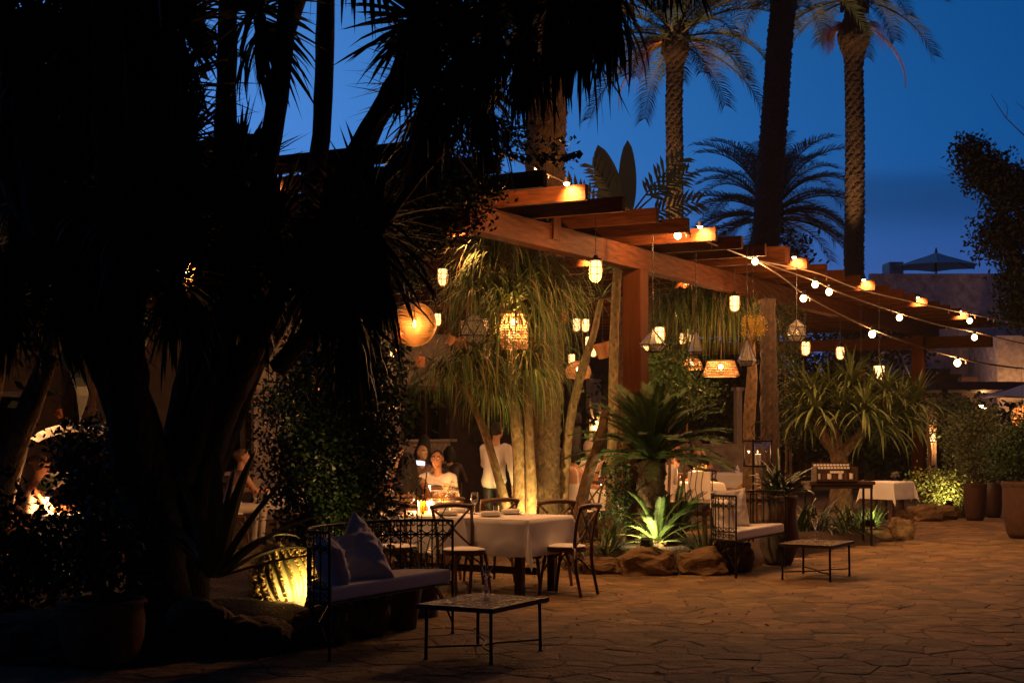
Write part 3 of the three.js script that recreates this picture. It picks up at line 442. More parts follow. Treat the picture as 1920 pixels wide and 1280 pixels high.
// agave, barrel cactus, striped agave
function agave(name, label, px, py, d, list, m = M.glossLeaf, edge = [.22, .20, .06]) {
  const p = W(px, py, d), o = plant(name, label, 'agave', p);
  for (const [az, el, len, wid, droop] of list) { const L = new Leaves(), prof = t => (t < .15 ? .75 + t * 1.6 : 1.0) * Math.pow(1 - t, .55); L.blade(V(Math.cos(az) * .05, 0, Math.sin(az) * .05), az, el, len, wid, droop, 14, [.05, .075, .04], { fold: .42, prof, late: true }); const L2 = new Leaves(); for (const s of [-1, 1]) L2.blade(V(Math.cos(az) * .05 - Math.sin(az) * s * .001, .002, Math.sin(az) * .05), az, el, len, wid * 1.07, droop, 14, edge, { fold: .42, prof: t => prof(t), late: true }); const a = mesh('leaf', L.geo(), m, o); const e = L2.geo(); e.translate(0, -.004, 0); mesh('leaf_margin', e, m, a); }
}
agave('agave', 'large agave with curling yellow-edged leaves in front of the yucca', 400, 1082, 11.0, [[3.3, 1.05, 1.05, .13, 2.9], [2.9, .85, .7, .12, .5], [1.9, 1.15, .9, .15, .5], [1.3, 1.3, 1.0, .16, .4], [.75, 1.2, 1.05, .16, .3], [.35, 1.0, 1.1, .15, .5], [.1, .7, 1.05, .14, .9], [-.3, .5, .95, .13, 1.7], [-.7, .7, .8, .13, 1.4], [-1.4, .7, .65, .13, 1.9], [-2.2, .8, .7, .13, 1.6], [3.6, .9, .6, .12, 1.6], [.55, 1.4, .85, .13, .1], [2.4, 1.35, .85, .13, .3], [-.1, .28, .85, .1, .35]]);
agave('striped_agave', 'dark striped agave between the cycad and the right bench', 1322, 1040, 17.1, [...Array(22)].map((_, i) => [i * 2.4, .25 + (i % 7) * .19, .42, .05, .35]), M.glossLeaf, [.10, .11, .05]);
{ const p = W(532, 1086, 12.1), o = plant('barrel_cactus', 'ribbed barrel cactus glowing yellow at its lit right side', 'cactus', p), g = new THREE.SphereGeometry(.245, 96, 40), q = g.attributes.position; for (let i = 0; i < q.count; i++) { const x = q.getX(i), y = q.getY(i), z = q.getZ(i), a = Math.atan2(z, x), f = 1 + .085 * Math.cos(a * 22) * Math.sqrt(Math.max(0, 1 - (y / .245) ** 2)); q.setXYZ(i, x * f, y * 1.12, z * f); } g.computeVertexNormals(); g.rotateZ(.25);
  M.cactus = mt('cactus', .11, .105, .03, .6); mesh('body', g, M.cactus, o); const L = new Leaves(); srand(31);
  for (let r = 0; r < 22; r++) for (let j = 2; j < 24; j++) { const a = r / 22 * 6.2832, b = j / 25 * 3.1416, n = V(Math.sin(b) * Math.cos(a), Math.cos(b), Math.sin(b) * Math.sin(a)), c = n.clone().multiplyScalar(.245 * (1 + .085 * Math.sin(b))); c.y *= 1.12; for (let k = 0; k < 11; k++) { const t = n.clone().add(V(rr(-1, 1), rr(-1, 1), rr(-1, 1)).multiplyScalar(.9)).normalize().multiplyScalar(rr(.03, .055)), s = V(rr(-1, 1), rr(-1, 1), rr(-1, 1)).multiplyScalar(.0022); L.tri(c.clone().add(s), c.clone().add(t), c.clone().sub(s), [.55, .40, .14]); } }
  const sg = L.geo(); sg.rotateZ(.25); tag(mesh('spines', sg, M.leaf, o), null, null, null, 'stuff'); }
// leaf masses
function bush(name, label, cat, blobs, size, cols, o2 = {}) { // blobs: [px, py, d, rx, ry, rz, n]
  const c0 = W(...blobs[0].slice(0, 3)), y0 = o2.base ?? 0, o = thing(name, label, cat, c0.x, y0, c0.z, 0, o2.group), L = new Leaves(); srand(o2.seed ?? 40);
  for (const [px, py, d, rx, ry, rz, n] of blobs) { const c = W(px, py, d).sub(o.position); L.cloud(c, rx, ry, rz, n, size, cols, o2.hollow ?? .4); }
  mesh(o2.part ?? 'foliage', L.geo(), o2.mat ?? M.leaf, o);
  if (o2.stems !== false) { const st = []; for (const [px, py, d] of blobs.slice(0, 5)) { const c = W(px, py, d).sub(o.position); mesh('stem', tube([[c.x * .3, 0, c.z * .3], [c.x * .7 + .05, c.y * .45, c.z * .7], [c.x, c.y, c.z]], [.03, .022, .012], 8, 6), M.bark, o); } }
  return o;
}
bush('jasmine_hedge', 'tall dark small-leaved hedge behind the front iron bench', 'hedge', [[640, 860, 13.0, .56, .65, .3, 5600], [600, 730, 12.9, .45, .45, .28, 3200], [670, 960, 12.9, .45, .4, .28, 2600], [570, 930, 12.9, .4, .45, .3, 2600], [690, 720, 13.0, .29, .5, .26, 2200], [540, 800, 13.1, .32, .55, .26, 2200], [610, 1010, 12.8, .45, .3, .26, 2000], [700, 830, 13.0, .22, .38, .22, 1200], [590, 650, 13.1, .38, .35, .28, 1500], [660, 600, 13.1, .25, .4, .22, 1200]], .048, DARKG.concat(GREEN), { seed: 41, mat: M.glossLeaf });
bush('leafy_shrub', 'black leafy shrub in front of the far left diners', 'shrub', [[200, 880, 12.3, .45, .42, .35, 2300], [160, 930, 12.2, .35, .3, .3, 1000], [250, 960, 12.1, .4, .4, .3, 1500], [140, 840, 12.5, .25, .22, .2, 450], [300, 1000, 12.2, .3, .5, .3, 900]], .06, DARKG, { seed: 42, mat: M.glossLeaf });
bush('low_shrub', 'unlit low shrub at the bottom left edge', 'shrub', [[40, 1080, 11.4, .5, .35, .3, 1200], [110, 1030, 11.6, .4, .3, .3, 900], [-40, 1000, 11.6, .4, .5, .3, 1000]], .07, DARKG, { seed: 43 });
bush('climbing_vine', 'leafy vine trailing over the near end of the pergola rafters', 'vine', [[850, 330, 13.4, .35, .28, .3, 1500], [905, 262, 13.3, .22, .12, .2, 500], [800, 420, 13.8, .28, .28, .25, 1300], [960, 255, 13.5, .18, .07, .1, 260], [765, 490, 14.2, .16, .3, .2, 800], [900, 345, 13.6, .25, .2, .2, 800], [1040, 280, 13.8, .18, .06, .1, 120], [760, 380, 13.6, .4, .4, .3, 1500]], .055, GREEN, { seed: 44, stems: false, base: 3.9 });
bush('red_creeper', 'reddish creeper hanging below the near rafters', 'vine', [[872, 395, 13.9, .22, .16, .16, 900], [840, 420, 13.9, .16, .18, .14, 500]], .05, [[.12, .018, .015], [.09, .02, .012], [.06, .03, .015]], { seed: 45, stems: false, base: 3.9 });
{ const p = W(985, 285, 13.8), o = plant('vine_sprig', 'single vine sprig with heart-shaped leaves across the dark palm trunk', 'vine', p), L = new Leaves(); srand(46); const P = [[905, 262], [960, 285], [1010, 292], [1060, 290], [1088, 282]].map(([x, y]) => W(x, y, 13.8).sub(p)); mesh('stem', tube(P, .006, 20, 5), M.bark, o);
  const c = new THREE.CatmullRomCurve3(P); for (let i = 0; i < 34; i++) { const q = c.getPoint(R()), s = rr(.05, .085), z = rr(-.05, .05); q.z += z; L.quad(q, q.clone().add(V(s * .4, -s * .45, rr(-.03, .03))), q.clone().add(V(rr(-.01, .01), -s * 1.15, rr(-.02, .02))), q.clone().add(V(-s * .4, -s * .45, rr(-.03, .03))), jit([.09, .12, .03])); } mesh('leaf_spray', L.geo(), M.leaf, o); }
// banana plant at far left
{ const p = W(20, 900, 15), o = plant('banana_plant', 'banana plant with brown sheathed stem at the far left', 'banana', V(p.x, 0, p.z)); srand(51);
  mesh('stem', tube([[-.25, .1, 0], [0, 1.3, 0], [.45, 2.5, .1], [.6, 3.1, .1]], [.14, .13, .11, .07], 20, 10, .08), M.bark, o); mesh('stem', tube([[-.5, .1, -.2], [-.4, 1.4, -.2], [-.1, 2.8, -.3]], [.14, .12, .07], 16, 10, .08), M.bark, o);
  for (const [x, y, z, az, el, len, w, dr] of [[.55, 3.0, .1, .3, .3, 1.3, .42, 1.9], [.1, 2.4, 0, .1, .1, 1.1, .45, 2.2], [.5, 3.0, .1, 2.6, .8, 1.4, .4, 1.6], [-.1, 2.8, -.2, 1.2, 1.0, 1.6, .45, 1.2], [.3, 1.5, .1, .2, .4, 1.4, .5, 1.4], [.4, 1.0, .1, .6, .5, 1.3, .5, 1.3], [-.1, 2.7, -.2, -.5, .6, 1.2, .42, 2]]) { const L = new Leaves(); L.blade(V(x, y, z), az, el, len, w, dr, 12, jit([.05, .085, .02]), { fold: .3, prof: t => Math.sin(Math.PI * Math.min(1, .1 + t * .95)) ** .6 }); mesh('leaf', L.geo(), M.glossLeaf, o); } }
// ponytail palm: trunks and heads of long hanging leaves
function grassHead(n, len, wid, up, seed_, cols) { const L = new Leaves(); srand(seed_); for (let i = 0; i < n; i++) L.blade(V(rr(-.05, .05), rr(-.04, .05), rr(-.05, .05)), rr(0, 6.28), rr(up, 1.4), len * rr(.55, 1.1), wid * rr(.7, 1.2), rr(2.0, 3.2), 9, jit(cols[i % cols.length], .3), { prof: t => Math.min(1, .5 + t * 2) * (1 - t) ** .5 }); return L.geo(); }
const PONY = [[.07, .10, .025], [.11, .13, .035], [.04, .07, .02], [.16, .12, .05], [.05, .085, .02]];
{ const base = W(985, 940, 18.4), o = plant('ponytail_palm', 'ponytail palm with yellow-lit trunks and long weeping leaves behind the dining table', 'palm', V(base.x, 0, base.z));
  const Q = (px, py, d) => W(px, py, d).sub(o.position), g = [grassHead(230, 1.25, .021, .1, 61, PONY), grassHead(230, 1.0, .02, .2, 62, PONY), grassHead(200, .8, .018, .2, 63, PONY)];
  const tr = (pts, r) => mesh('trunk', tube(pts.map(q => Q(...q)), r, 26, 10, .05), M.paleBark, o);
  tr([[978, 990, 18.4], [974, 850, 18.4], [955, 700, 18.4], [928, 500, 18.3]], [.12, .085, .065, .05]); tr([[998, 990, 18.3], [994, 860, 18.3], [990, 720, 18.4], [1000, 560, 18.6]], [.09, .06, .05, .04]); tr([[960, 990, 18.2], [930, 880, 18.1], [905, 800, 18], [870, 720, 17.9]], [.07, .055, .05, .04]);
  [[925, 492, 18.3, 0, 1.05], [985, 520, 18.6, 0, 1], [890, 560, 18.1, 1, 1], [1010, 600, 18.5, 1, 1.1], [945, 640, 18.1, 0, .95], [880, 690, 17.9, 1, .95], [830, 705, 17.9, 2, .9], [990, 700, 18.2, 0, .9], [920, 740, 18, 1, .9], [1030, 560, 18.9, 2, 1.2], [960, 570, 18, 0, 1]].forEach(([x, y, d, v, s], i) => { const m = mesh('leaf_head', g[v], M.leaf, o); m.position.copy(Q(x, y, d)); m.rotation.y = i * 1.7; m.scale.setScalar(s); }); }
{ const base = W(1335, 578, 23.4), o = thing('hanging_grass', 'curtain of long hanging grass leaves right of the timber post', 'plant', base.x, base.y, base.z), g = [grassHead(200, 1.25, .022, .0, 66, PONY), grassHead(200, 1.1, .02, .2, 67, PONY)];
  mesh('basket', lathe([[.0005, -.1], [.15, -.07], [.18, .02], [.16, .03]], 16), M.wicker, o); hang(o, .03, ROPE - base.y, .005);
  [[0, .05, 0, 0, 1], [.3, .1, .1, 0, 1], [-.3, .05, 0, 1, 1.1], [-.55, .0, -.2, 1, 1], [.15, -.15, .2, 1, .9], [.5, -.1, 0, 0, .9], [-.7, -.05, 0, 0, .8], [-.15, -.2, .1, 0, .9]].forEach(([x, y, z, v, s], i) => { const m = mesh('leaf_head', g[v], M.leaf, o); m.position.set(x, y, z); m.rotation.y = i * 2.1; m.scale.setScalar(s); }); }
// date palms
function trunkGeo(h, r0, r1, ring, lean = 0, bulge = 0, bat = .975) { const n = Math.round(h / ring), rs = 20, pos = [], uv = [], idx = []; for (let i = 0; i <= n * 2; i++) { const t = i / (n * 2), y = t * h, rad = (r0 + (r1 - r0) * t) * (1 + (i % 2 ? .05 : -.03)) + bulge * Math.exp(-(((t - bat) / .03) ** 2)); for (let j = 0; j <= rs; j++) { const a = j / rs * 6.2832, q = rad * (1 + .09 * noise.noise(i * .7, (j % rs) * .9, h) + .05 * Math.sin((j % rs) / rs * 6.2832 * 7 + i * 1.57)); pos.push(Math.cos(a) * q + lean * t * t + .06 * noise.noise(t * 5, h, 1), y + .02 * Math.sin(a * 3 + i), Math.sin(a) * q); uv.push(a * rad, y); } } for (let i = 0; i < n * 2; i++) for (let j = 0; j < rs; j++) { const a = i * (rs + 1) + j, b = a + rs + 1; idx.push(a, b, a + 1, b, b + 1, a + 1); } const g = new THREE.BufferGeometry(); g.setAttribute('position', new THREE.Float32BufferAttribute(pos, 3)); g.setAttribute('uv', new THREE.Float32BufferAttribute(uv, 2)); g.setIndex(idx); g.computeVertexNormals(); return fix(g); }
srand(71); const palmFronds = [0, 1, 2, 3, 4].map(i => { const L = new Leaves(); L.frond(V(.1, 0, 0), 0, [1.25, .95, .6, .25, -.1][i], rr(2.3, 2.8), [1.5, 1.7, 1.6, 1.5, 1.2][i], .52, 62, [.055, .075, .045], { lw: .03, sw: .03, vee: .5, sag: .25, from: .16, stalk: [.12, .10, .045] }); return L.geo(); });
function palm(label, px, dBase, topY, r0, r1, o2 = {}) {
  const x = X(px, dBase), o = thing('date_palm', label, 'palm tree', x, 0, -dBase, o2.turn ?? 0, 'tall palms rising behind the pergola'), lean = o2.lean ?? 0;
  const tk = mesh('trunk', trunkGeo(topY, r0, r1, .13, lean, o2.bulge ?? .12, o2.bat), o2.bark ?? M.palmBark, o);
  srand(px); const n = o2.n ?? 44; for (let i = 0; i < n; i++) { const v = Math.min(4, (i / n * 5) | 0), m = mesh('frond', palmFronds[v], M.leaf, o); m.position.set(lean, topY + .25 - v * .09, 0); m.rotation.set(rr(-.08, .08), i * 2.39996 + rr(-.2, .2), rr(-.1, .1)); m.scale.setScalar((o2.s ?? 1) * rr(.85, 1.1)); }
  const B = [], L = new Leaves(); for (let i = 0; i < 60; i++) { const a = i * 2.4, y = topY - .45 + i / 60 * .75, rad = r1 + .1; const b = box(.10, .16, .06, rad * Math.cos(a) + lean, y, rad * Math.sin(a)); B.push(b); } tag(mesh('leaf_base', B, M.palmBark, tk), null, null, null, 'stuff');
  for (const [az, len] of o2.stalks ?? []) { const S = new Leaves(); for (let i = 0; i < 90; i++) S.blade(V(lean + Math.cos(az) * .2, topY - .15 + (o2.sy ?? 0), Math.sin(az) * .2), az + rr(-.22, .22), rr(.1, .6), len * rr(.7, 1.1), .024, rr(2.4, 3.2), 9, jit([.45, .19, .04]), { prof: t => 1 - t * .5 }); mesh('fruit_stalk', S.geo(), M.leaf, o); }
  for (const [az, len] of o2.dead ?? []) { const S = new Leaves(); S.frond(V(lean + Math.cos(az) * .35, topY - .1 + (o2.sy ?? 0), Math.sin(az) * .35), az, -.5, len, 1.4, .22, 40, [.16, .10, .05], { lw: .02, sw: .03, vee: 0, sag: .4 }); mesh('dead_frond', S.geo(), M.leaf, o); }
  return o;
}
palm('date palm with orange fruit stalks, left of the three behind the pergola', 1266, 42, 12.7, .26, .235, { s: 1.2, stalks: [[.2, 1.6], [3.3, 2.0], [2.9, 1.5]], dead: [[3.4, 2.4]] });
palm('thick black palm trunk, middle of the three, crown above the frame', 1425, 40, 14, .40, .33, { lean: .75, s: 1.1, bark: M.darkBark });
palm('date palm with knobbly crown base, right of the three', 1603, 42, 13.9, .3, .25, { bulge: .2, bat: .915, s: 1.1, n: 26, sy: -.75, stalks: [[3.0, 1.3], [.3, 1.2], [3.5, 1.0]], dead: [[-.15, 2.2]] });
palm('shorter bushy palm, dark between the two right trunks', 1445, 47, 8.4, .25, .26, { s: 1.15, n: 64 });
palm('broad dark palm trunk standing behind the ponytail palm', 1022, 19.6, 9.6, .19, .31, { lean: .13, bulge: .1, s: 1.0 });
// strelitzia silhouettes above the pergola
{ const b = W(1165, 400, 26), o = plant('giant_strelitzia', 'giant strelitzia with paddle leaves against the sky above the pergola', 'plant', V(b.x, 0, b.z)), Q = (px, py) => W(px, py, 26).sub(o.position); srand(81);
  mesh('stem', tube([[-.1, 0, 0], [0, 3, 0], Q(1165, 420).toArray()], [.12, .1, .06], 14, 8), M.bark, o);
  for (const [x0, y0, x1, y1, w] of [[1160, 400, 1118, 272, .46], [1178, 400, 1174, 262, .34]]) { const a = Q(x0, y0), d = Q(x1, y1).sub(a), L = new Leaves(), el = Math.asin(d.y / d.length()), az = d.x > 0 ? 0 : Math.PI; L.blade(a, az, el, d.length(), w, -.05, 10, [.03, .045, .022], { roll: 1.35, prof: t => Math.sin(Math.PI * Math.min(1, .06 + t * .94)) ** .55 * (1 - t * .15) }); mesh('leaf', L.geo(), M.glossLeaf, o); }
  for (const [x0, y0, az, el, len, dr] of [[1185, 400, 0, .95, 1.35, .35], [1195, 395, 0, .75, 1.15, .3], [1190, 420, .2, .5, 1.2, .6], [1150, 410, 3.14, .75, 1.2, .6], [1140, 420, 3.1, .4, 1.2, .9], [1160, 400, 2.6, 1.1, 1.0, .4]]) { const L = new Leaves(); L.frond(Q(x0, y0), az, el, len, dr, .38, 10, [.032, .048, .022], { lw: .075, sw: .02, vee: .1, sag: .15, from: .3, roll: 1.35 }); mesh('torn_leaf', L.geo(), M.glossLeaf, o); } }
// cycads
srand(91); const cyc = [0, 1, 2, 3].map(i => { const L = new Leaves(); L.frond(V(.04, 0, 0), 0, [1.35, 1.05, .7, .3][i], 1, [.9, 1.1, 1.15, 1.0][i], .145, 64, [.036, .07, .02], { lw: .016, sw: .009, vee: .28, sag: .05, from: .1, stalk: [.09, .10, .03] }); return L.geo(); });
function cycad(label, px, d, y, h, s, n, tr = .2, v0 = 0) { const o = thing('cycad', label, 'cycad', X(px, d), y, -d, 0, 'cycads in the bed beside the dining terrace'); if (h > .05) mesh('trunk', trunkGeo(h, tr, tr * .85, .05, 0, .02), M.palmBark, o); srand(px + n); for (let i = 0; i < n; i++) { const v = Math.min(3, v0 + (i / n * (4 - v0) | 0)), m = mesh('frond', cyc[v], M.leaf, o); m.position.set(0, h, 0); m.rotation.set(rr(-.1, .1), i * 2.39996, rr(-.1, .1)); m.scale.setScalar(s * rr(.85, 1.1)); } return o; }
cycad('great dark cycad spreading its fronds over the lit bed', 1222, 17.9, .24, 1.02, 1.0, 84, .19);
cycad('young cycad lit bright yellow-green by the spotlight', 1232, 17.35, .26, .06, .66, 20, .12);
cycad('small cycad left of the spotlight in the bed', 1148, 17.2, .22, 0, .42, 13, .1);
cycad('half-shaded cycad behind the bright yellow-green one', 1268, 17.9, .26, .12, .7, 22, .12);
// spiky strap-leaved tree on the right
{ const b = W(1575, 905, 22.6), o = plant('dracaena_tree', 'branching strap-leaved dracaena on the right under the festoon', 'tree', V(b.x, .2, b.z)), Q = (px, py, d = 22.6) => W(px, py, d).sub(o.position); srand(101);
  const tr = (pts, r) => mesh('trunk', tube(pts.map(q => Q(...q)), r, 16, 10, .1), M.bark, o);
  tr([[1578, 960], [1576, 880], [1570, 840]], [.19, .15, .12]); tr([[1572, 850], [1545, 815], [1530, 770], [1525, 740]], [.11, .09, .07, .06]); tr([[1576, 855], [1562, 790], [1556, 760]], [.1, .07, .05]); tr([[1578, 850], [1610, 820], [1640, 790], [1660, 740]], [.1, .08, .06, .05]); tr([[1610, 820], [1620, 800, 22.3], [1622, 780, 22.2]], [.07, .06, .05]);
  const g = [0, 1].map(() => { const L = new Leaves(); for (let i = 0; i < 70; i++) L.blade(V(0, rr(-.06, .06), 0), rr(0, 6.28), rr(-.3, 1.45), rr(.5, .8), rr(.03, .05), rr(.4, 2.0), 6, jit([.075, .10, .035], .3), { fold: .2 }); return L.geo(); });
  [[1525, 735, 22.6], [1556, 745, 22.8], [1500, 780, 22.9], [1622, 778, 22.1], [1662, 735, 22.5], [1690, 770, 22.8], [1600, 735, 22.9], [1640, 740, 23], [1545, 790, 22.9], [1720, 760, 23.2], [1508, 745, 23.1], [1580, 775, 22.3], [1652, 800, 22.4], [1700, 795, 23], [1530, 770, 22.3], [1595, 720, 22.6]].forEach(([x, y, d], i) => { const m = mesh('leaf_head', g[i % 2], M.leaf, o); m.position.copy(Q(x, y, d)); m.rotation.y = i * 1.3; m.scale.setScalar(rr(.85, 1.15)); }); }
// other trunks
function bare(label, pts, r, m, tuft) { const p0 = W(...pts[0]), o = thing('leaning_tree', label, 'tree', p0.x, 0, p0.z); const Q = q => W(...q).sub(o.position), P = pts.map(Q); P[0].y = 0; mesh('trunk', tube(P, r, 28, 10, .12), m, o); if (tuft) { const L = new Leaves(); srand(pts[0][0]); for (let i = 0; i < 40; i++) L.blade(P[P.length - 1], rr(0, 6.28), rr(-.2, 1.3), rr(.3, .6) * tuft, .03, rr(.2, 1), 5, jit([.07, .09, .03])); mesh('crown', L.geo(), M.leaf, o); } }
bare('pale leaning trunk crossing in front of the pergola lanterns', [[1050, 960, 20], [1068, 800, 20], [1090, 700, 20], [1112, 630, 20], [1128, 560, 20]], [.09, .07, .06, .06, .03], M.paleBark, 1);
bare('dark leaning trunk between the dining table and the cycad', [[1072, 970, 17.6], [1095, 920, 17.6], [1122, 830, 17.7], [1136, 770, 17.8]], [.1, .08, .065, .05], M.bark, 0);
bare('slender ringed trunk directly left of the timber post', [[1145, 960, 19.8], [1150, 750, 19.8], [1152, 620, 19.8], [1158, 500, 19.8]], [.09, .07, .065, .06], M.paleBark, 1.3);
bare('rough olive trunk behind the right iron bench', [[1412, 960, 20.2], [1404, 830, 20.2], [1410, 700, 20.2], [1405, 600, 20.2]], [.13, .085, .08, .05], M.paleBark, .6);
bare('thick dark trunk behind the rough olive trunk', [[1448, 960, 21.5], [1444, 780, 21.5], [1440, 560, 21.5]], [.15, .13, .11], M.darkBark, 0);
bare('slim crooked stem beside the far wall lamp', [[1735, 900, 29], [1744, 850, 29], [1740, 800, 29], [1752, 760, 29]], [.05, .04, .035, .02], M.bark, .5);
// planting under the console, around the beds and in pots
function clump(name, label, px, d, y, n, len, wid, cols, o2 = {}) { const o = thing(name, label, o2.cat ?? 'plant', X(px, d), y, -d, 0, o2.group), L = new Leaves(); srand(px * 3 + n); for (let i = 0; i < n; i++) L.blade(V(rr(-.06, .06) * (o2.spread ?? 1), 0, rr(-.06, .06) * (o2.spread ?? 1)), rr(0, 6.28), rr(o2.lo ?? .4, 1.5), len * rr(.6, 1.1), wid * rr(.7, 1.2), rr(.4, 1.6), 7, jit(cols[i % cols.length], .25), { fold: .25 }); mesh('leaf_rosette', L.geo(), M.glossLeaf, o); return o; }
clump('bromeliad', 'brightly lit rosette plant at the foot of the console table', 1640, 21.7, .22, 40, .42, .035, GREEN);
clump('spider_plant', 'small lit strappy plant beside the spotlight, left of the cycads', 1135, 17.0, .2, 34, .34, .02, [[.10, .13, .05], [.07, .11, .03]]);
clump('iris_clump', 'upright leafy clump under the left half of the console table', 1560, 21.3, .15, 60, .62, .03, GREEN, { spread: 4 });
clump('iris_clump', 'upright leafy clump under the right half of the console table', 1600, 21.6, .2, 50, .5, .03, GREEN, { spread: 3 });
clump('broadleaf_clump', 'dark broad-leaved plant rising from the tall clay jar', 1462, 18.15, .82, 46, .62, .06, DARKG, { spread: 2, cat: 'plant' });
clump('broadleaf_clump', 'broad-leaved plant between the clay jar and the console', 1515, 19.6, .3, 46, .6, .05, DARKG, { spread: 3 });
clump('grass_tuft', 'pale-tipped leafy tuft below the far left table', 90, 13.2, .25, 50, .5, .04, GREEN, { spread: 3 });
clump('grass_tuft', 'lit grassy tuft in front of the left white tablecloth', 60, 13.6, .25, 40, .55, .05, [[.10, .12, .06]], { spread: 3 });
bush('bright_shrub', 'shrub glowing yellow from a lamp beside the far planters', 'shrub', [[1775, 925, 28, .42, .32, .3, 1500], [1735, 910, 28.3, .35, .3, .3, 900], [1800, 905, 28.4, .25, .3, .25, 600]], .07, [[.10, .12, .03], [.13, .13, .035]], { seed: 111, base: .15 });
bush('hanging_ivy', 'small-leaved ivy mass behind the cycad and the dark leaning trunk', 'vine', [[1165, 900, 18.4, .22, .4, .2, 900], [1160, 960, 18.2, .25, .25, .2, 500]], .045, DARKG, { seed: 112 });
bush('hedge_bush', 'dark bush behind the post with lantern glints', 'shrub', [[1250, 690, 23, .5, .45, .4, 1500], [1290, 740, 23.5, .6, .35, .4, 1200], [1220, 700, 22.5, .25, .4, .3, 700]], .06, GREEN, { seed: 113 });
bush('creeper_column', 'ivy-covered column left of the strappy tree', 'vine', [[1470, 640, 24, .35, .7, .4, 1900], [1480, 780, 23.5, .35, .6, .35, 1400], [1440, 560, 24.5, .5, .3, .4, 900]], .055, DARKG.concat([[.07, .05, .025]]), { seed: 114 });
bush('wild_shrub', 'feathery shrub on the right beyond the strappy tree', 'shrub', [[1780, 780, 30, .7, .4, .5, 1500], [1830, 850, 30, .6, .5, .5, 1300]], .08, OLIVE, { seed: 115 });
// ---------- furniture ----------
// iron benches with rounded corners
function benchPath(s) { // s in 0..1 along the U: [x, z, angle]
  const pts = benchPath.p ??= [...Array(401)].map((_, i) => { const a = Math.PI * (1 - i / 400), c = Math.cos(a), q = Math.sin(a); return [.83 * Math.sign(c) * Math.abs(c), .30 - .52 * q]; }), cum = benchPath.c ??= pts.map((p, i) => i ? Math.hypot(p[0] - pts[i - 1][0], p[1] - pts[i - 1][1]) : 0).reduce((r, v) => (r.push((r.at(-1) ?? 0) + v), r), []);
  const t = Math.min(.99999, Math.max(0, s)) * cum[400]; let i = 1; while (cum[i] < t) i++; const f = (t - cum[i - 1]) / (cum[i] - cum[i - 1] || 1), A = pts[i - 1], B = pts[i]; return [A[0] + (B[0] - A[0]) * f, A[1] + (B[1] - A[1]) * f, Math.atan2(-(B[1] - A[1]), B[0] - A[0])];
}
const railAt = (y, r, n = 60) => tube([...Array(n + 1)].map((_, i) => { const [x, z] = benchPath(i / n); return V(x, y, z); }), r, n * 2, 6);
const picketG = cyl(.0065, .0065, .5, 0, .65, 0, 6), loopG = (() => { const a = torus(.045, .005, 5, 12, Math.PI); const up = a.clone().scale(1, 1.15, 1).translate(0, .725, 0), dn = a.clone().rotateZ(Math.PI).scale(1, 1.15, 1).translate(0, .85, 0); const sc = []; for (const [y, f] of [[.875, 1], [.535, -1], [.46, 1]]) for (const s of [-1, 1]) sc.push(torus(.017, .0045, 5, 10, 5).rotateZ(s > 0 ? .6 : 2.2).translate(s * .024, y, 0)); return merge([up, dn, ...sc]); })();
function bench(label, x, d) {
  const o = thing('iron_bench', label, 'bench', x, 0, -d, TH, 'wrought iron benches in the courtyard');
  for (const [y, r] of [[.9, .011], [.788, .008], [.505, .008], [.41, .010]]) mesh('rail', railAt(y, r), M.iron, o);
  const n = 25; for (let i = 0; i <= n; i++) { const [px, pz] = benchPath(i / n); const m = mesh('picket', picketG, M.iron, o); m.position.set(px, 0, pz); }
  for (let i = 0; i < n; i++) { const [px, pz, a] = benchPath((i + .5) / n); const m = mesh('scrollwork', loopG, M.iron, o); m.position.set(px, 0, pz); m.rotation.y = a; }
  for (const [lx, lz] of [[-.83, .30], [.83, .30], [-.42, -.145], [.42, -.145]]) { const f = lz > 0; const lg = mesh('leg', [rod([lx, 0, lz], [lx, f ? .9 : .42, lz], .011), cyl(.014, .018, .02, lx, .01, lz, 8)], M.iron, o); const sx = -Math.sign(lx); mesh('leg_brace', tube([[lx, .09, lz], [lx + sx * .08, .2, lz], [lx + sx * .2, .36, lz], [lx + sx * .3, .41, lz]], .008, 10, 6), M.iron, lg); mesh('leg_brace', tube([[lx, .09, lz], [lx, .22, lz - Math.sign(lz) * .07], [lx, .41, lz - Math.sign(lz) * .2]], .008, 8, 6), M.iron, lg); }
  const sh = new THREE.Shape(); for (let i = 0; i <= 40; i++) { const [px, pz] = benchPath(i / 40); const f = .985; i ? sh.lineTo(px * f, -pz) : sh.moveTo(px * f, -pz); }
  mesh('seat_plate', T(new THREE.ExtrudeGeometry(sh, { depth: .012, bevelEnabled: false }).rotateX(-Math.PI / 2), 0, .395, 0), M.iron, o);
  const cu = new THREE.ExtrudeGeometry(sh, { depth: .05, bevelEnabled: true, bevelThickness: .028, bevelSize: .02, bevelSegments: 4 }); cu.scale(.955, .94, 1); cu.rotateX(-Math.PI / 2); cu.translate(0, .438, 0);
  const c = mesh('seat_cushion', cu, M.cushion); c.position.copy(o.position); c.rotation.y = TH; return [o, c];
}
const B1 = bench('front left wrought iron bench before the hedge', -1.135, 11.27), B2 = bench('wrought iron bench on the right beside the mosaic table', 2.59, 17.2);
tag(B1[1], 'long beige seat cushion on the front left bench', 'cushion', 'bench seat cushions'); tag(B2[1], 'cream seat cushion on the right-hand bench', 'cushion', 'bench seat cushions');
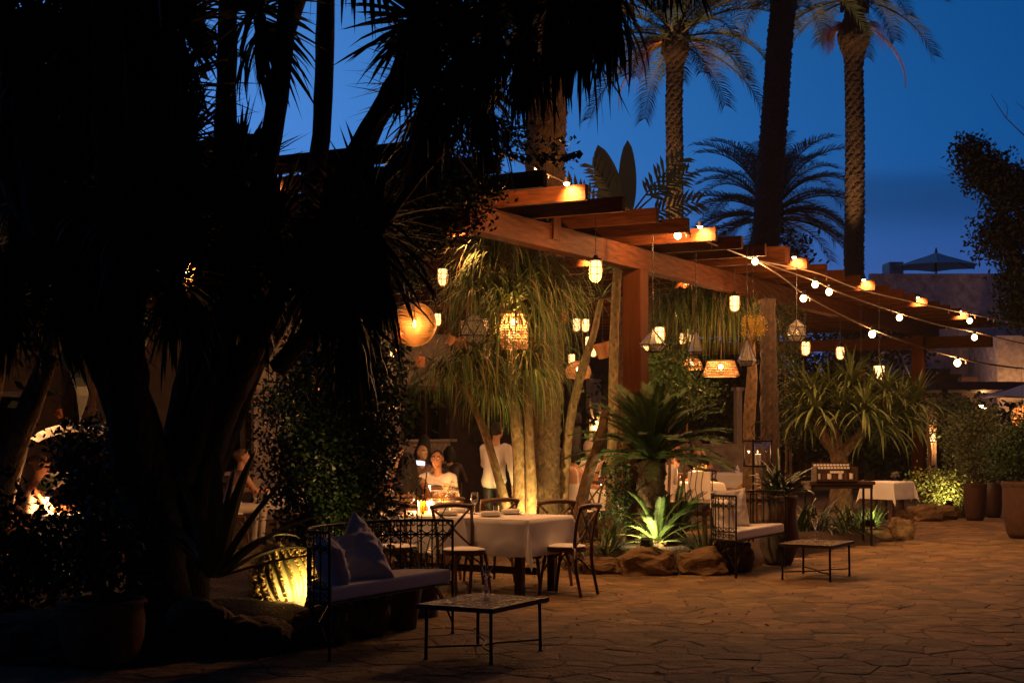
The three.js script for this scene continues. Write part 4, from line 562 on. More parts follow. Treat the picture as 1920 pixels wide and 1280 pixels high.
function pillow(label, p, w, h, t, rx, ry, rz, s) {
  const n = 26, pos = [], idx = [], uv = []; for (const sd of [1, -1]) { const b = pos.length / 3; for (let j = 0; j <= n; j++) for (let i = 0; i <= n; i++) { const u = i / n * 2 - 1, v = j / n * 2 - 1, e = Math.pow(Math.max(0, (1 - u ** 4) * (1 - v ** 4)), .55), pin = 1 - .10 * (1 - v * v) * Math.abs(u) ** 3, pin2 = 1 - .10 * (1 - u * u) * Math.abs(v) ** 3; pos.push(u * w / 2 * pin, v * h / 2 * pin2, sd * (t / 2 * e * (1 + .25 * noise.noise(u * 2 + s, v * 2, sd)) + .018 * noise.noise(u * 4 + s, v * 6, sd * 2) * e + .008 * noise.noise(u * 12, v * 12 + s, 1) * (1 - e))); uv.push(u * w / 2, v * h / 2); } for (let j = 0; j < n; j++) for (let i = 0; i < n; i++) { const a = b + j * (n + 1) + i; sd > 0 ? idx.push(a, a + 1, a + n + 2, a, a + n + 2, a + n + 1) : idx.push(a, a + n + 2, a + 1, a, a + n + 1, a + n + 2); } }
  const g = new THREE.BufferGeometry(); g.setAttribute('position', new THREE.Float32BufferAttribute(pos, 3)); g.setAttribute('uv', new THREE.Float32BufferAttribute(uv, 2)); g.setIndex(idx); g.computeVertexNormals();
  const o = mesh('pillow', g, M.cushion); o.position.copy(p); o.rotation.set(rx, ry, rz, 'YXZ'); tag(o, label, 'pillow', 'white pillows on the iron benches');
}
const onBench = (b, lx, y, lz) => V(b.position.x + lx * U[0] + lz * .876, y, b.position.z - (lx * U[1] - lz * .482));
pillow('white pillow leaning inside the left arm of the front bench', onBench(B1[0], -.56, .66, .12), .40, .40, .17, -.3, TH + .9, .3, 1);
pillow('big rumpled white pillow tipped against the back of the front bench', onBench(B1[0], -.16, .65, .02), .56, .46, .22, -.75, TH - .55, .1, 2);
pillow('third pillow half hidden behind the big rumpled one', onBench(B1[0], .08, .72, -.06), .42, .42, .15, -.3, TH, .7, 3);
pillow('upright white pillow standing on the right-hand bench', onBench(B2[0], .0, .72, -.08), .46, .46, .16, -.2, TH - .75, .05, 4);
pillow('white pillow behind the scrolled arm of the right bench', onBench(B2[0], -.48, .68, .02), .4, .4, .15, -.25, TH + .9, .1, 5);
// mosaic coffee tables
M.tile = mt('tile', .30, .24, .17, .22, { vertexColors: true });
function mosaic(label, x, d) {
  const o = thing('mosaic_table', label, 'coffee table', x, 0, -d, TH, 'mosaic topped coffee tables'), w = .84, dp = .62, L = new Leaves(); srand(Math.round(d * 10));
  const fr = mesh('table_frame', [box(w, .034, .018, 0, .375, dp / 2 - .009), box(w, .034, .018, 0, .375, -dp / 2 + .009), box(.018, .034, dp - .036, w / 2 - .009, .375, 0), box(.018, .034, dp - .036, -w / 2 + .009, .375, 0), box(w - .036, .016, dp - .036, 0, .37, 0)], M.iron, o);
  const nx = 26, nz = 19, cx = (w - .044) / nx, cz = (dp - .044) / nz; for (let i = 0; i < nx; i++) for (let j = 0; j < nz; j++) { const x0 = -w / 2 + .022 + i * cx + .0015, z0 = -dp / 2 + .022 + j * cz + .0015, x1 = x0 + cx - .003, z1 = z0 + cz - .003, h = .391, a = rr(-.0007, .0007), b = rr(-.0007, .0007), k = rr(.7, 1.25), col = [k, k * rr(.93, 1.04), k * rr(.85, 1.05)]; const A = V(x0, h + a + b, z0), B = V(x1, h - a + b, z0), C = V(x1, h - a - b, z1), D = V(x0, h + a - b, z1), dn = v => V(v.x, .378, v.z); L.quad(D, C, B, A, col); L.quad(A, B, dn(B), dn(A), col); L.quad(B, C, dn(C), dn(B), col); L.quad(C, D, dn(D), dn(C), col); L.quad(D, A, dn(A), dn(D), col); }
  tag(mesh('mosaic_tiles', L.geo(), M.tile, fr), null, null, null, 'stuff');
  for (const sx of [-1, 1]) for (const sz of [-1, 1]) mesh('leg', [tube([[sx * .36, .36, sz * .26], [sx * .365, 0, sz * .265]], .0125, 2, 8), cyl(.016, .016, .012, sx * .365, .006, sz * .265, 8)], M.iron, o);
  for (const s of [-1, 1]) mesh('stretcher', tube([[-.36, .085, s * .26], [-.12, .08, s * .06], [0, .08 + s * .006, 0], [.12, .08, -s * .06], [.36, .085, -s * .26]], .007, 16, 6), M.iron, o);
  return o;
}
mosaic('front mosaic-topped iron table with glinting tiles', -.2, 10.72); mosaic('mosaic-topped iron table beside the right-hand bench', 3.345, 16.4);
const bottleG = lathe([[.0005, 0], [.027, 0], [.028, .06], [.024, .075], [.009, .1], [.0085, .135], [.012, .14], [.0105, .14], [.007, .134], [.0075, .1], [.0225, .074], [.0262, .06], [.025, .006], [.0005, .006]], 16);
function budVase(label, x, y, d, seed_, col) { const o = thing('bud_vase', label, 'vase', x, y, -d, 0, 'small bottle vases'); mesh('bottle', bottleG, M.glassware, o); const L = new Leaves(), S = []; srand(seed_); for (let i = 0; i < 8; i++) { const a = rr(0, 6.28), h = rr(.18, .27), q = V(Math.cos(a) * rr(.01, .06), h, Math.sin(a) * rr(.01, .06)); S.push(tube([[0, .02, 0], [q.x * .1, .13, q.z * .1], q], .0018, 6, 4)); L.cloud(q, .016, .016, .016, 16, .012, col, .3); L.leaf(q.clone().multiplyScalar(.8), .035, [.05, .07, .03]); } mesh('flowers', L.geo(), M.leaf, o); mesh('stems', S, M.leaf, o); }
budVase('glass bottle vase with dark sprigs on the front mosaic table', -.12 + X(912, 10.9) * 0 - .07, .392, 10.82, 1, [[.12, .10, .09], [.2, .16, .13]]);
budVase('small bottle vase with pale flowers on the right mosaic table', 3.345, .392, 16.45, 2, [[.42, .38, .25], [.35, .33, .2]]);
// tables and cloths
function clothGeo(a, b, top, drop, s, cr = .25) { // cloth over a table a x b, hanging by drop, corners falling in points
  const nx = 60, nz = 44, A = a / 2, Bz = b / 2, pos = [], uv = [], idx = []; for (let j = 0; j <= nz; j++) for (let i = 0; i <= nx; i++) { const x = (i / nx * 2 - 1) * (A + drop), z = (j / nz * 2 - 1) * (Bz + drop), ox = Math.max(0, Math.abs(x) - A), oz = Math.max(0, Math.abs(z) - Bz), sx = Math.sign(x), sz = Math.sign(z); let X0 = Math.max(-A, Math.min(A, x)), Z0 = Math.max(-Bz, Math.min(Bz, z)), y = top, wv = .016 * noise.noise(x * 5 + s, z * 5, s);
    if (ox && oz) { const r = Math.hypot(ox, oz), th = Math.atan2(oz, ox), bl = cr * r * Math.sin(2 * th); X0 = sx * (A + .004 + bl * Math.cos(th) + ox * .02); Z0 = sz * (Bz + .004 + bl * Math.sin(th) + oz * .02); y = top - r * .965; } else if (ox) { X0 = sx * (A + .004 + ox * .05 + wv * ox * 3); y = top - ox; } else if (oz) { Z0 = sz * (Bz + .004 + oz * .05 + wv * oz * 3); y = top - oz; } else y = top + .0015 * noise.noise(x * 9, z * 9, s);
    pos.push(X0, y, Z0); uv.push(x, z); }
  for (let j = 0; j < nz; j++) for (let i = 0; i < nx; i++) { const p = j * (nx + 1) + i, q = p + nx + 1; idx.push(p, q, p + 1, q, q + 1, p + 1); }
  const g = new THREE.BufferGeometry(); g.setAttribute('position', new THREE.Float32BufferAttribute(pos, 3)); g.setAttribute('uv', new THREE.Float32BufferAttribute(uv, 2)); g.setIndex(idx); g.computeVertexNormals(); return g;
}
function diningTable(tl, cl, x, d, turn, a, b, drop, s) {
  const o = thing('dining_table', tl, 'table', x, 0, -d, turn, 'tables under white cloths'); mesh('table_top', rbox(a - .01, .04, b - .01, .008, 0, .734, 0), M.chairWood, o);
  for (const sx of [-1, 1]) for (const sz of [-1, 1]) mesh('leg', rbox(.08, .714, .08, .006, sx * (a / 2 - .16), .357, sz * (b / 2 - .14)), M.chairWood, o); mesh('stretcher', box(a - .3, .07, .05, 0, .22, 0), M.chairWood, o);
  const c = mesh('tablecloth', clothGeo(a, b, .759, drop, s), M.cloth); c.position.set(x, 0, -d); c.rotation.y = turn; tag(c, cl, 'tablecloth', 'white tablecloths');
}
const TX = -.485, TD = 15.22;                                    // the front dining table: long side along the rafters
diningTable('wooden trestle legs of the big front dining table', 'large white cloth on the front dining table set with glasses', TX, TD, TH + Math.PI / 2, 1.98, .97, .36, 1);
diningTable('table of the couple in front of the bar', 'white cloth on the couple\'s table behind the dark-haired diner', -1.12, 18.5, .15, .9, .9, .3, 2);
diningTable('table left of the leaning dark trunk', 'white cloth on the table behind the dark leaning trunk', .98, 22.2, .1, .95, .95, .3, 3);
diningTable('table of the curly-haired diner', 'white cloth on the curly-haired diner\'s table', 3.0, 25.3, .1, 1.0, .9, .3, 4);
diningTable('empty far table left of the olive trunk', 'white cloth on the empty far table left of the olive trunk', 4.45, 31, .0, 1.2, .9, .3, 5);
diningTable('small table at the right edge of the beds', 'white cloth with pointed corners on the small table at right', 6.45, 25.6, .75, .62, .62, .3, 6);
diningTable('table of the woman in the white apron top', 'white cloth on the table right of the woman in white', -3.2, 22.6, .2, 1.0, .9, .3, 7);
diningTable('table at the far left by the banana plant', 'brightly lit white cloth at the far left by the banana plant', -4.55, 15.6, .5, .9, .9, .3, 8);
// cross-back chairs
function chairParts(o) {
  const m = M.chairWood, st = mesh('seat', T(new THREE.CylinderGeometry(.212, .2, .035, 30), 0, .445, 0), m, o);
  for (const s of [-1, 1]) { mesh('rear_leg', tube([[s * .19, 0, -.26], [s * .185, .3, -.2], [s * .185, .47, -.19], [s * .2, .72, -.22], [s * .215, .87, -.27]], [.016, .018, .019, .017, .015], 18, 8), m, o); mesh('front_leg', tube([[s * .185, 0, .2], [s * .175, .25, .165], [s * .16, .44, .13]], [.014, .016, .017], 8, 8), m, o);
    mesh('hoop_brace', tube([[s * .185, .22, -.2], [s * .12, .34, -.1], [s * .05, .41, -.02]], .010, 8, 6), m, o); mesh('hoop_brace', tube([[s * .178, .22, .17], [s * .12, .35, .1], [s * .05, .41, .02]], .010, 8, 6), m, o);
    mesh('cross_slat', tube([[s * .185, .48, -.19], [s * .06, .6, -.225], [-s * .07, .74, -.245], [-s * .2, .85, -.265]], .0115, 14, 6), m, o); mesh('seat_tie', tube([[s * .17, .475, -.16], [s * .2, .47, -.2], [s * .215, .42, -.21], [s * .205, .37, -.2]], .009, 8, 5), M.cushion, st); }
  mesh('top_rail', tube([[-.225, .87, -.265], [-.1, .885, -.31], [.1, .885, -.31], [.225, .87, -.265]], .024, 14, 8), m, o); 
  mesh('seat_pad', T(new THREE.SphereGeometry(.205, 28, 10).scale(1, .12, 1), 0, .478, 0), M.cushion, st);
}
let chair0; function chair(label, x, d, turn) { if (!chair0) { chair0 = thing('cross_back_chair', label, 'chair', x, 0, -d, turn, 'cross-back wooden chairs at the front table'); chairParts(chair0); return chair0; } return copyOf(chair0, x, 0, -d, turn, label); }
const fU = Math.atan2(U[0], -U[1]), fV = Math.atan2(N2[0], -N2[1]);      // turned to face along U, along N2
chair('cross-back chair at the right end of the front dining table', .53, 14.72, fV);
chair('cross-back chair nearest the bench, pulled up to the front table', -.46, 14.32, fU);
chair('cross-back chair left of the other near-side chair, beyond the bench', -1.14, 14.7, fU);
chair('far-side chair nearest the dark leaning trunk', .33, 15.68, fU + Math.PI);
chair('far-side chair in front of the yellow-lit trunks', -.26, 16.0, fU + Math.PI);
chair('far-side chair at the left behind the candle glow', -.85, 16.34, fU + Math.PI);
// rattan armchairs
function rattan(label, x, d, turn) { const o = thing('rattan_chair', label, 'armchair', x, 0, -d, turn, 'rattan armchairs'), L = []; for (let i = 0; i < 9; i++) { const y = .46 + i * .05; L.push(tube([[-.26, Math.min(y, .66), .2], [-.28, Math.min(y, .7), -.05], [-.2, y, -.24], [0, y + .01, -.29], [.2, y, -.24], [.28, Math.min(y, .7), -.05], [.26, Math.min(y, .66), .2]], .018, 24, 6)); } mesh('shell', L, M.wicker, o); mesh('seat', rbox(.5, .07, .48, .02, 0, .42, -.02), M.wicker, o); for (const a of [-1, 1]) for (const b of [-1, 1]) mesh('leg', rod([a * .23, 0, b * .2 - .02], [a * .22, .4, b * .19 - .02], .017), M.wicker, o); }
rattan('rattan chair of the long-haired diner', X(745, 17.35), 17.35, Math.PI + .1); rattan('empty rattan armchair in front of the olive trunk', X(1388, 23.5), 23.5, -2.2); rattan('rattan chair at the far left table', X(60, 15.4), 15.4, 2.2);
{ // iron chair with white pads at the far table
  const o = thing('iron_chair', 'iron chair with white back pad beside the table lamp', 'chair', X(1322, 24.4), 0, -24.4, 2.6); mesh('frame', [rod([-.22, 0, -.2], [-.25, .98, -.28], .011), rod([.22, 0, -.2], [.25, .98, -.28], .011), rod([-.22, 0, .22], [-.22, .46, .2], .011), rod([.22, 0, .22], [.22, .46, .2], .011), tube([[-.25, .98, -.28], [0, 1.0, -.29], [.25, .98, -.28]], .011, 8, 6), rod([-.22, .45, -.2], [-.22, .45, .2], .011), rod([.22, .45, -.2], [.22, .45, .2], .011)], M.iron, o); mesh('seat_pad', rbox(.44, .06, .42, .025, 0, .48, 0), M.cushion, o); mesh('back_pad', rbox(.4, .46, .05, .02, 0, .73, -.225), M.cushion, o); for (const x of [-.1, 0, .1]) mesh('scroll', tube([[x, .48, -.26], [x + .04, .7, -.285], [x, .97, -.29]], .007, 10, 5), M.iron, o); }
// ---------- things on the tables ----------
const onT = (a, b) => [TX + a * N2[0] + b * U[0], TD + a * N2[1] + b * U[1]];     // a along the table's long side (towards the left), b across (away)
const TT = .7605;
const glassG = lathe([[.0005, 0], [.034, 0], [.034, .003], [.006, .008], [.0045, .02], [.0045, .085], [.012, .095], [.032, .118], [.04, .15], [.038, .185], [.031, .215], [.0298, .215], [.0366, .185], [.0386, .15], [.0308, .119], [.011, .098], [.0005, .096]], 20), tumblerG = lathe([[.0005, .002], [.03, .002], [.033, .09], [.0318, .09], [.0288, .008], [.0005, .008]], 18);
function wine(label, x, d, s = 1) { const o = thing('wine_glass', label, 'glass', x, TT, -d, 0, 'wine glasses on the tables'); const m = mesh('bowl_and_stem', glassG, M.glassware, o); m.scale.setScalar(s); }
function tumbler(label, x, d) { const o = thing('water_glass', label, 'glass', x, TT, -d, 0, 'water glasses'); mesh('tumbler', tumblerG, M.glassware, o); }
wine('wine glass left of centre on the front table', ...onT(.16, .02)); wine('wine glass beside the far plate on the front table', ...onT(-.06, .1), 1.04); wine('wine glass behind the dark twig at the left of the front table', ...onT(.78, -.1)); wine('wine glass nearest the candle, left end of the front table', ...onT(.68, .05)); wine('round-bowled wine glass right of the amber candle glass', ...onT(.42, .1), 1.05);
tumbler('water glass between the two plates on the front table', ...onT(.05, .14)); tumbler('water glass at the far edge of the front table', ...onT(-.26, .2)); tumbler('water glass left of the candle on the front table', ...onT(.86, .06));
function setting(pl, nl, x, d, turn) { const p = mesh('dinner_plate', lathe([[.0005, .004], [.085, .004], [.125, .016], [.135, .019], [.134, .022], [.085, .009], [.0005, .008]], 32), M.plate); p.position.set(x, TT, -d); tag(p, pl, 'plate', 'dinner plates'); const g = new THREE.CapsuleGeometry(.03, .14, 6, 14).rotateZ(Math.PI / 2).scale(1, .8, 1), q = g.attributes.position; for (let i = 0; i < q.count; i++) q.setY(i, q.getY(i) * (1 + .12 * noise.noise(q.getX(i) * 30, q.getZ(i) * 40, x))); g.computeVertexNormals(); const n = mesh('rolled_napkin', g, M.cloth); n.position.set(x, TT + .034, -d); n.rotation.y = turn; tag(n, nl, 'napkin', 'rolled napkins'); }
setting('plate at the near right corner of the front table', 'rolled napkin on the near right plate', ...onT(-.42, -.2), .1); setting('plate left of the near right one, front table', 'rolled napkin on the plate left of the near right one', ...onT(.05, -.24), .15); setting('plate on the far side of the front table', 'rolled napkin on the far-side plate', ...onT(.22, .24), .4); setting('plate at the far right corner of the front table', 'rolled napkin at the far right corner', ...onT(-.4, .25), .3); setting('plate near the left end of the front table', 'rolled napkin near the left end of the front table', ...onT(.66, -.26), .1);
function tableLamp(label, x, d, cd, s = 1) { const o = thing('table_lamp', label, 'lamp', x, TT, -d, 0, 'small cordless table lamps'); mesh('foot', lathe([[.0005, 0], [.045 * s, 0], [.045 * s, .012], [.0005, .014]], 20), M.plate, o); mesh('glowing_stem', cyl(.013 * s, .017 * s, .13 * s, 0, .014 + .065 * s, 0, 14), M.lampGlow, o); mesh('shade', lathe([[.0005, .152 * s], [.058 * s, .146 * s], [.06 * s, .140 * s], [.0005, .140 * s]], 22), M.plate, o); point(o, 0, .09 * s, 0, cd, 1.6); }
tableLamp('glowing cordless lamp in front of the man in the white shirt', -1.02, 18.35, 1.3, 1.35); tableLamp('glowing lamp on the curly-haired diner\'s table', X(1302, 25.0), 25.0, 1.5, 1.4); tableLamp('glowing lamp on the table behind the dark leaning trunk', X(1126, 22.3), 22.3, 1.5, 1.3); tableLamp('glowing lamp on the far left table', X(88, 15.5), 15.5, 1.6, 1.2); tableLamp('glowing lamp left of the long-haired diner', X(738, 19.5), 19.5, .9, 1.1);
function candle(label, x, d, cd) { const o = thing('candle_glass', label, 'candle', x, TT, -d, 0, 'candles in glasses'); mesh('glass_cup', lathe([[.0005, .004], [.036, .004], [.04, .12]], 20), M.dustyGlass, o); const wx = mesh('wax', cyl(.028, .028, .07, 0, .04, 0, 16), M.candleGlow, o); mesh('flame', lathe([[.0005, .078], [.007, .09], [.0005, .115]], 10), M.bulbGlow, wx); point(o, 0, .1, 0, cd, .8); }
candle('candle in amber glass at the left end of the front table', ...onT(.6, .12), 1.5); candle('candle beside the yellow flowers on the front table', ...onT(.5, .16), 1.2);
{ const [x, d] = onT(.53, .05), o = thing('amber_beaker', 'tall amber glass beaker lit by the candle', 'glass', x, TT, -d); M.amber = mt('amber', .85, .5, .12, .1, { transmission: .9, thickness: 0 }); mesh('beaker', lathe([[.0005, .003], [.036, .003], [.04, .125]], 20), M.amber, o); }
function flowers(label, x, d, s, cols, y = TT) { const o = thing('flower_vase', label, 'vase', x, y, -d, 0, 'flower vases on tables'); mesh('vase', lathe([[.0005, 0], [.03, 0], [.038, .03], [.02, .07], [.024, .085]], 16).scale(s, s, s), M.glass, o); const L = new Leaves(); srand(x * 100); for (let i = 0; i < 14; i++) { const q = V(rr(-.06, .06) * s, rr(.09, .17) * s, rr(-.06, .06) * s); L.blade(V(0, .05 * s, 0), Math.atan2(q.z, q.x), 1.2, q.length(), .003, .2, 3, [.06, .09, .03]); L.cloud(q, .02 * s, .016 * s, .02 * s, 26, .012 * s, cols, .3); } mesh('blossom', L.geo(), M.leaf, o); }
flowers('vase of small yellow flowers on the front table', ...onT(.36, .16), 1.1, [[.5, .4, .1], [.55, .5, .3]]); flowers('vase of pale flowers before the man in the white shirt', -.78, 18.3, 1.3, [[.5, .45, .3]]); flowers('golden flowers beside the lamp of the curly-haired diner', X(1316, 25.1), 25.1, 1.6, [[.55, .42, .14]]); flowers('pale flowers on the table at right', X(1680, 25.6), 25.6, .9, [[.3, .28, .2]]);
{ const o = thing('water_bottle', 'clear bottle standing on the empty far table', 'bottle', X(1353, 31), TT, -31); mesh('bottle', bottleG.clone().scale(1.5, 1.7, 1.5), M.glass, o); const n = thing('folded_napkin', 'white folded napkin on the empty far table', 'napkin', X(1383, 30.9), TT, -30.9); mesh('napkin_cone', lathe([[.06, 0], [.045, .08], [.0005, .17]], 10), M.cloth, n); }
{ // dark twiggy plant in a pot behind the front bench
  const o = thing('potted_twig_plant', 'dark twiggy plant in a clay pot behind the front bench', 'plant', X(790, 13.0), 0, -13.0), L = new Leaves(); srand(141); mesh('pot', lathe([[.0005, 0], [.13, 0], [.17, .26], [.19, .27], [.19, .31], [.165, .31], [.155, .28], [.0005, .27]], 20).translate(0, .1, 0), M.darkClay, o); mesh('pot_foot', cyl(.14, .15, .1, 0, .05, 0), M.darkClay, o);
  for (const [x, z, h] of [[-.05, 0, .75], [.1, .05, .62], [.0, .05, .9], [.17, 0, .5], [-.13, .02, .5]]) { const P = [V(x * .2, .35, z), V(x * .7, .35 + h * .5, z), V(x * 1.8 + .05, .35 + h, z + .02)]; mesh('twig', tube(P, .005, 8, 5), M.bark, o); const c = new THREE.CatmullRomCurve3(P); for (let i = 0; i < 16; i++) L.blade(c.getPoint(rr(.3, 1)), rr(0, 6.28), rr(-.2, .8), rr(.07, .13), .022, rr(.6, 1.4), 4, jit([.022, .04, .016])); } mesh('foliage', L.geo(), M.glossLeaf, o); }
{ const o = thing('dark_planter', 'dark round planter in the shadow under the front bench', 'pot', X(745, 12.15), 0, -12.15); mesh('pot', lathe([[.0005, 0], [.15, 0], [.2, .3], [.21, .36], [.19, .36], [.18, .3], [.0005, .28]], 22), M.darkClay, o); }
// ---------- large pots ----------
function bigPot(label, px, d, h, r, prof, m, blobs, size, cols, hollow = .3) { const o = thing('clay_planter', label, 'planter', X(px, d), 0, -d, 0, 'large clay planters'); const P = prof.map(([a, b]) => [a * r, b * h]); mesh('pot', lathe([[.0005, 0], ...P, [P[P.length - 1][0] - .03, h - .005], [P[P.length - 1][0] - .05, h - .06], [.0005, h - .07]], 34), m, o); if (blobs) { const L = new Leaves(); srand(px + 9); for (const [x, y, z, a, b, n] of blobs) L.cloud(V(x, y, z), a, b, a, n, size, cols, hollow); mesh('shrub', L.geo(), M.leaf, o); for (let i = 0; i < 3; i++) mesh('stem', tube([[0, h - .1, 0], [blobs[i % blobs.length][0] * .5, (h + blobs[i % blobs.length][1]) / 2, 0], [blobs[i % blobs.length][0], blobs[i % blobs.length][1], blobs[i % blobs.length][2]]], [.015, .008], 6, 5), M.bark, o); } return o; }
const TALL = [[.66, 0], [.8, .1], [.93, .4], [.97, .7], [.96, .88], [1.0, .9], [1.02, .95], [1.0, 1]];
bigPot('big terracotta planter cut by the right frame edge', 1925, 22.6, .86, .36, TALL, M.darkClay, [[0, 1.35, 0, .55, .5, 3000], [.2, 1.7, 0, .4, .35, 1300], [-.35, 1.25, .1, .3, .3, 900]], .06, DARKG);
bigPot('tall clay planter with an olive bush, left of the far pair', 1829, 27, .68, .21, TALL, M.darkClay, [[0, 1.2, 0, .5, .5, 2600], [-.25, 1.6, 0, .35, .4, 1200], [.2, 1.75, 0, .3, .35, 900]], .06, OLIVE);
bigPot('tall clay planter just right of the olive bush planter', 1864, 28, .66, .17, TALL, M.darkClay, [[.1, 1.2, 0, .45, .45, 1900], [.3, 1.5, 0, .35, .35, 900]], .06, OLIVE);
bigPot('dark clay jar with broad leaves behind the right bench', 1461, 18.05, .84, .235, [[.62, 0], [.72, .05], [.98, .25], [1.02, .4], [.92, .62], [.86, .8], [.92, .86], [.96, .95], [.94, 1]], M.darkClay);
bigPot('wide low clay pot in the dark lower left corner', 191, 10.25, .46, .29, [[.66, 0], [.82, .12], [.97, .4], [1.0, .65], [.97, .84], [1.02, .87], [1.04, .96], [1.0, 1]], M.terracotta, [[0, .75, 0, .3, .3, 900]], .07, DARKG);
// console with a crate, standing lantern, spotlights
{ const o = thing('console_table', 'tall dark console table carrying a label-fronted crate', 'table', X(1572, 21.1), 0, -21.1, .12); mesh('table_top', rbox(.95, .05, .4, .008, 0, .885, 0), M.darkWood, o); mesh('apron', box(.9, .05, .34, 0, .834, 0), M.darkWood, o); for (const a of [-1, 1]) for (const b of [-1, 1]) mesh('leg', rod([a * .43, 0, b * .16], [a * .43, .86, b * .16], .018, 8), M.iron, o);
  const c = thing('wooden_crate', 'open wooden crate with rows of white labels on the console', 'crate', X(1565, 21.0), .91, -21.0, .12); mesh('crate_back', box(.56, .26, .02, 0, .13, -.12), M.darkWood, c); mesh('crate_bottom', box(.56, .02, .24, 0, .011, .01), M.darkWood, c); for (const s of [-1, 1]) mesh('crate_side', box(.02, .2, .24, s * .29, .1, .01), M.darkWood, c); mesh('crate_lip', box(.56, .03, .018, 0, .02, .14), M.darkWood, c);
  srand(151); for (const [y, z, n, x0] of [[.225, -.105, 11, -.25], [.185, -.105, 11, -.24]]) for (let i = 0; i < n; i++) mesh('label_card', box(.036, .026, .004, x0 + i * .048, y, z), M.cloth, c); for (let i = 0; i < 4; i++) mesh('label_card', box(.045, .03, .004, -.06 + i * .05, .13, .06), M.cloth, c); for (let i = 0; i < 7; i++) mesh('jar', cyl(.03, .03, rr(.07, .1), -.24 + i * .08, .07, .02, 12), i % 2 ? M.darkClay : M.plate, c); }
{ const o = thing('standing_lantern', 'tall square glass lantern on a pole with ring handle', 'lantern', X(1421, 18.9), 0, -18.9, .3), y = 1.17; mesh('pole', rod([-.125, 0, .125], [-.125, y + .34, .125], .012), M.iron, o); mesh('base_frame', box(.27, .02, .27, 0, y, 0), M.iron, o); mesh('lid', box(.28, .02, .28, 0, y + .32, 0), M.iron, o); for (const a of [-1, 1]) for (const b of [-1, 1]) mesh('corner_bar', box(.016, .3, .016, a * .125, y + .16, b * .125), M.iron, o); for (let i = 0; i < 4; i++) { const g = box(.23, .3, .004, 0, y + .16, .125); g.rotateY(i * Math.PI / 2); mesh('glass_pane', g, M.glass, o); } mesh('candle', cyl(.035, .035, .14, 0, y + .085, 0, 16), M.cushion, o); mesh('flame', lathe([[.0005, 0], [.008, .012], [.0005, .04]], 10).translate(0, y + .165, 0), M.candleGlow, o); point(o, 0, y + .18, 0, .22, .6); mesh('ring_handle', T(torus(.1, .006, 6, 30), .02, y + .46, 0), M.iron, o); }
function floodlight(label, x, y, d, tx, ty, td, cd, ang, vis = true, col = new THREE.Color().setRGB(1, .74, .30)) { const o = thing('garden_spotlight', label, 'spotlight', x, y, -d, Math.atan2(tx - x, -(td - d)), 'garden spotlights in the beds'); const el = Math.atan2(ty - y, Math.hypot(tx - x, td - d)), h = new THREE.Group(), g = box(.13, .1, .05).translate(0, 0, 0), f = box(.11, .08, .004, 0, 0, .029); g.rotateX(-el); f.rotateX(-el); const hs = mesh('housing', T(g, 0, .1, 0), M.black, o); mesh('lamp_glass', T(f, 0, .1, 0), M.spotGlow, hs); mesh('bracket', [rod([-.075, .0, 0], [-.075, .1, 0], .006), rod([.075, 0, 0], [.075, .1, 0], .006), rod([-.075, .002, 0], [.075, .002, 0], .008)], M.black, o);
  const dir = V(tx - x, ty - y - .1, -(td - d)).normalize(); spot(x + dir.x * .05, y + .1 + dir.y * .05, -d + dir.z * .05, tx, ty, -td, cd, ang, .5, col, 2.5); }
floodlight('black spotlight on the boulder lighting the cycads', X(1213, 16.95), .25, 16.95, X(1226, 17.5), .62, 17.5, 15, 1.25);
floodlight('black spotlight right of the barrel cactus', X(588, 11.7), .16, 11.7, X(540, 12.1), .38, 12.1, 8, .95, true, new THREE.Color().setRGB(1, .58, .2));
floodlight('hidden spotlight at the foot of the yellow-lit trunks', X(1005, 17.75), .05, 17.75, X(998, 18.6), .9, 18.6, 38, .8, true, new THREE.Color().setRGB(1, .66, .2));
floodlight('spotlight among the plants at the right foot of the console', X(1632, 21.45), .2, 21.45, X(1640, 21.8), .45, 21.8, 3, 1.05);
floodlight('spotlight in front of the glowing yellow shrub', X(1781, 27.3), .2, 27.3, X(1768, 28.1), .8, 28.1, 9, 1.0);
floodlight('spotlight under the far left table plants', X(120, 12.9), .2, 12.9, X(150, 15.2), .7, 15.2, 4, .5);
floodlight('spotlight behind the dracaena trunk', X(1606, 22.9), .18, 22.9, X(1618, 24), 1.1, 24, 3, .7);
floodlight('uplight at the foot of the left date palm', X(1240, 40.5), 4.6, 40.5, X(1268, 42), 13.2, 42, 300, .36, true, new THREE.Color().setRGB(1, .55, .22));
floodlight('uplight at the foot of the right date palm', X(1590, 40.5), 4.6, 40.5, X(1606, 42), 13.4, 42, 230, .30, true, new THREE.Color().setRGB(1, .55, .22));
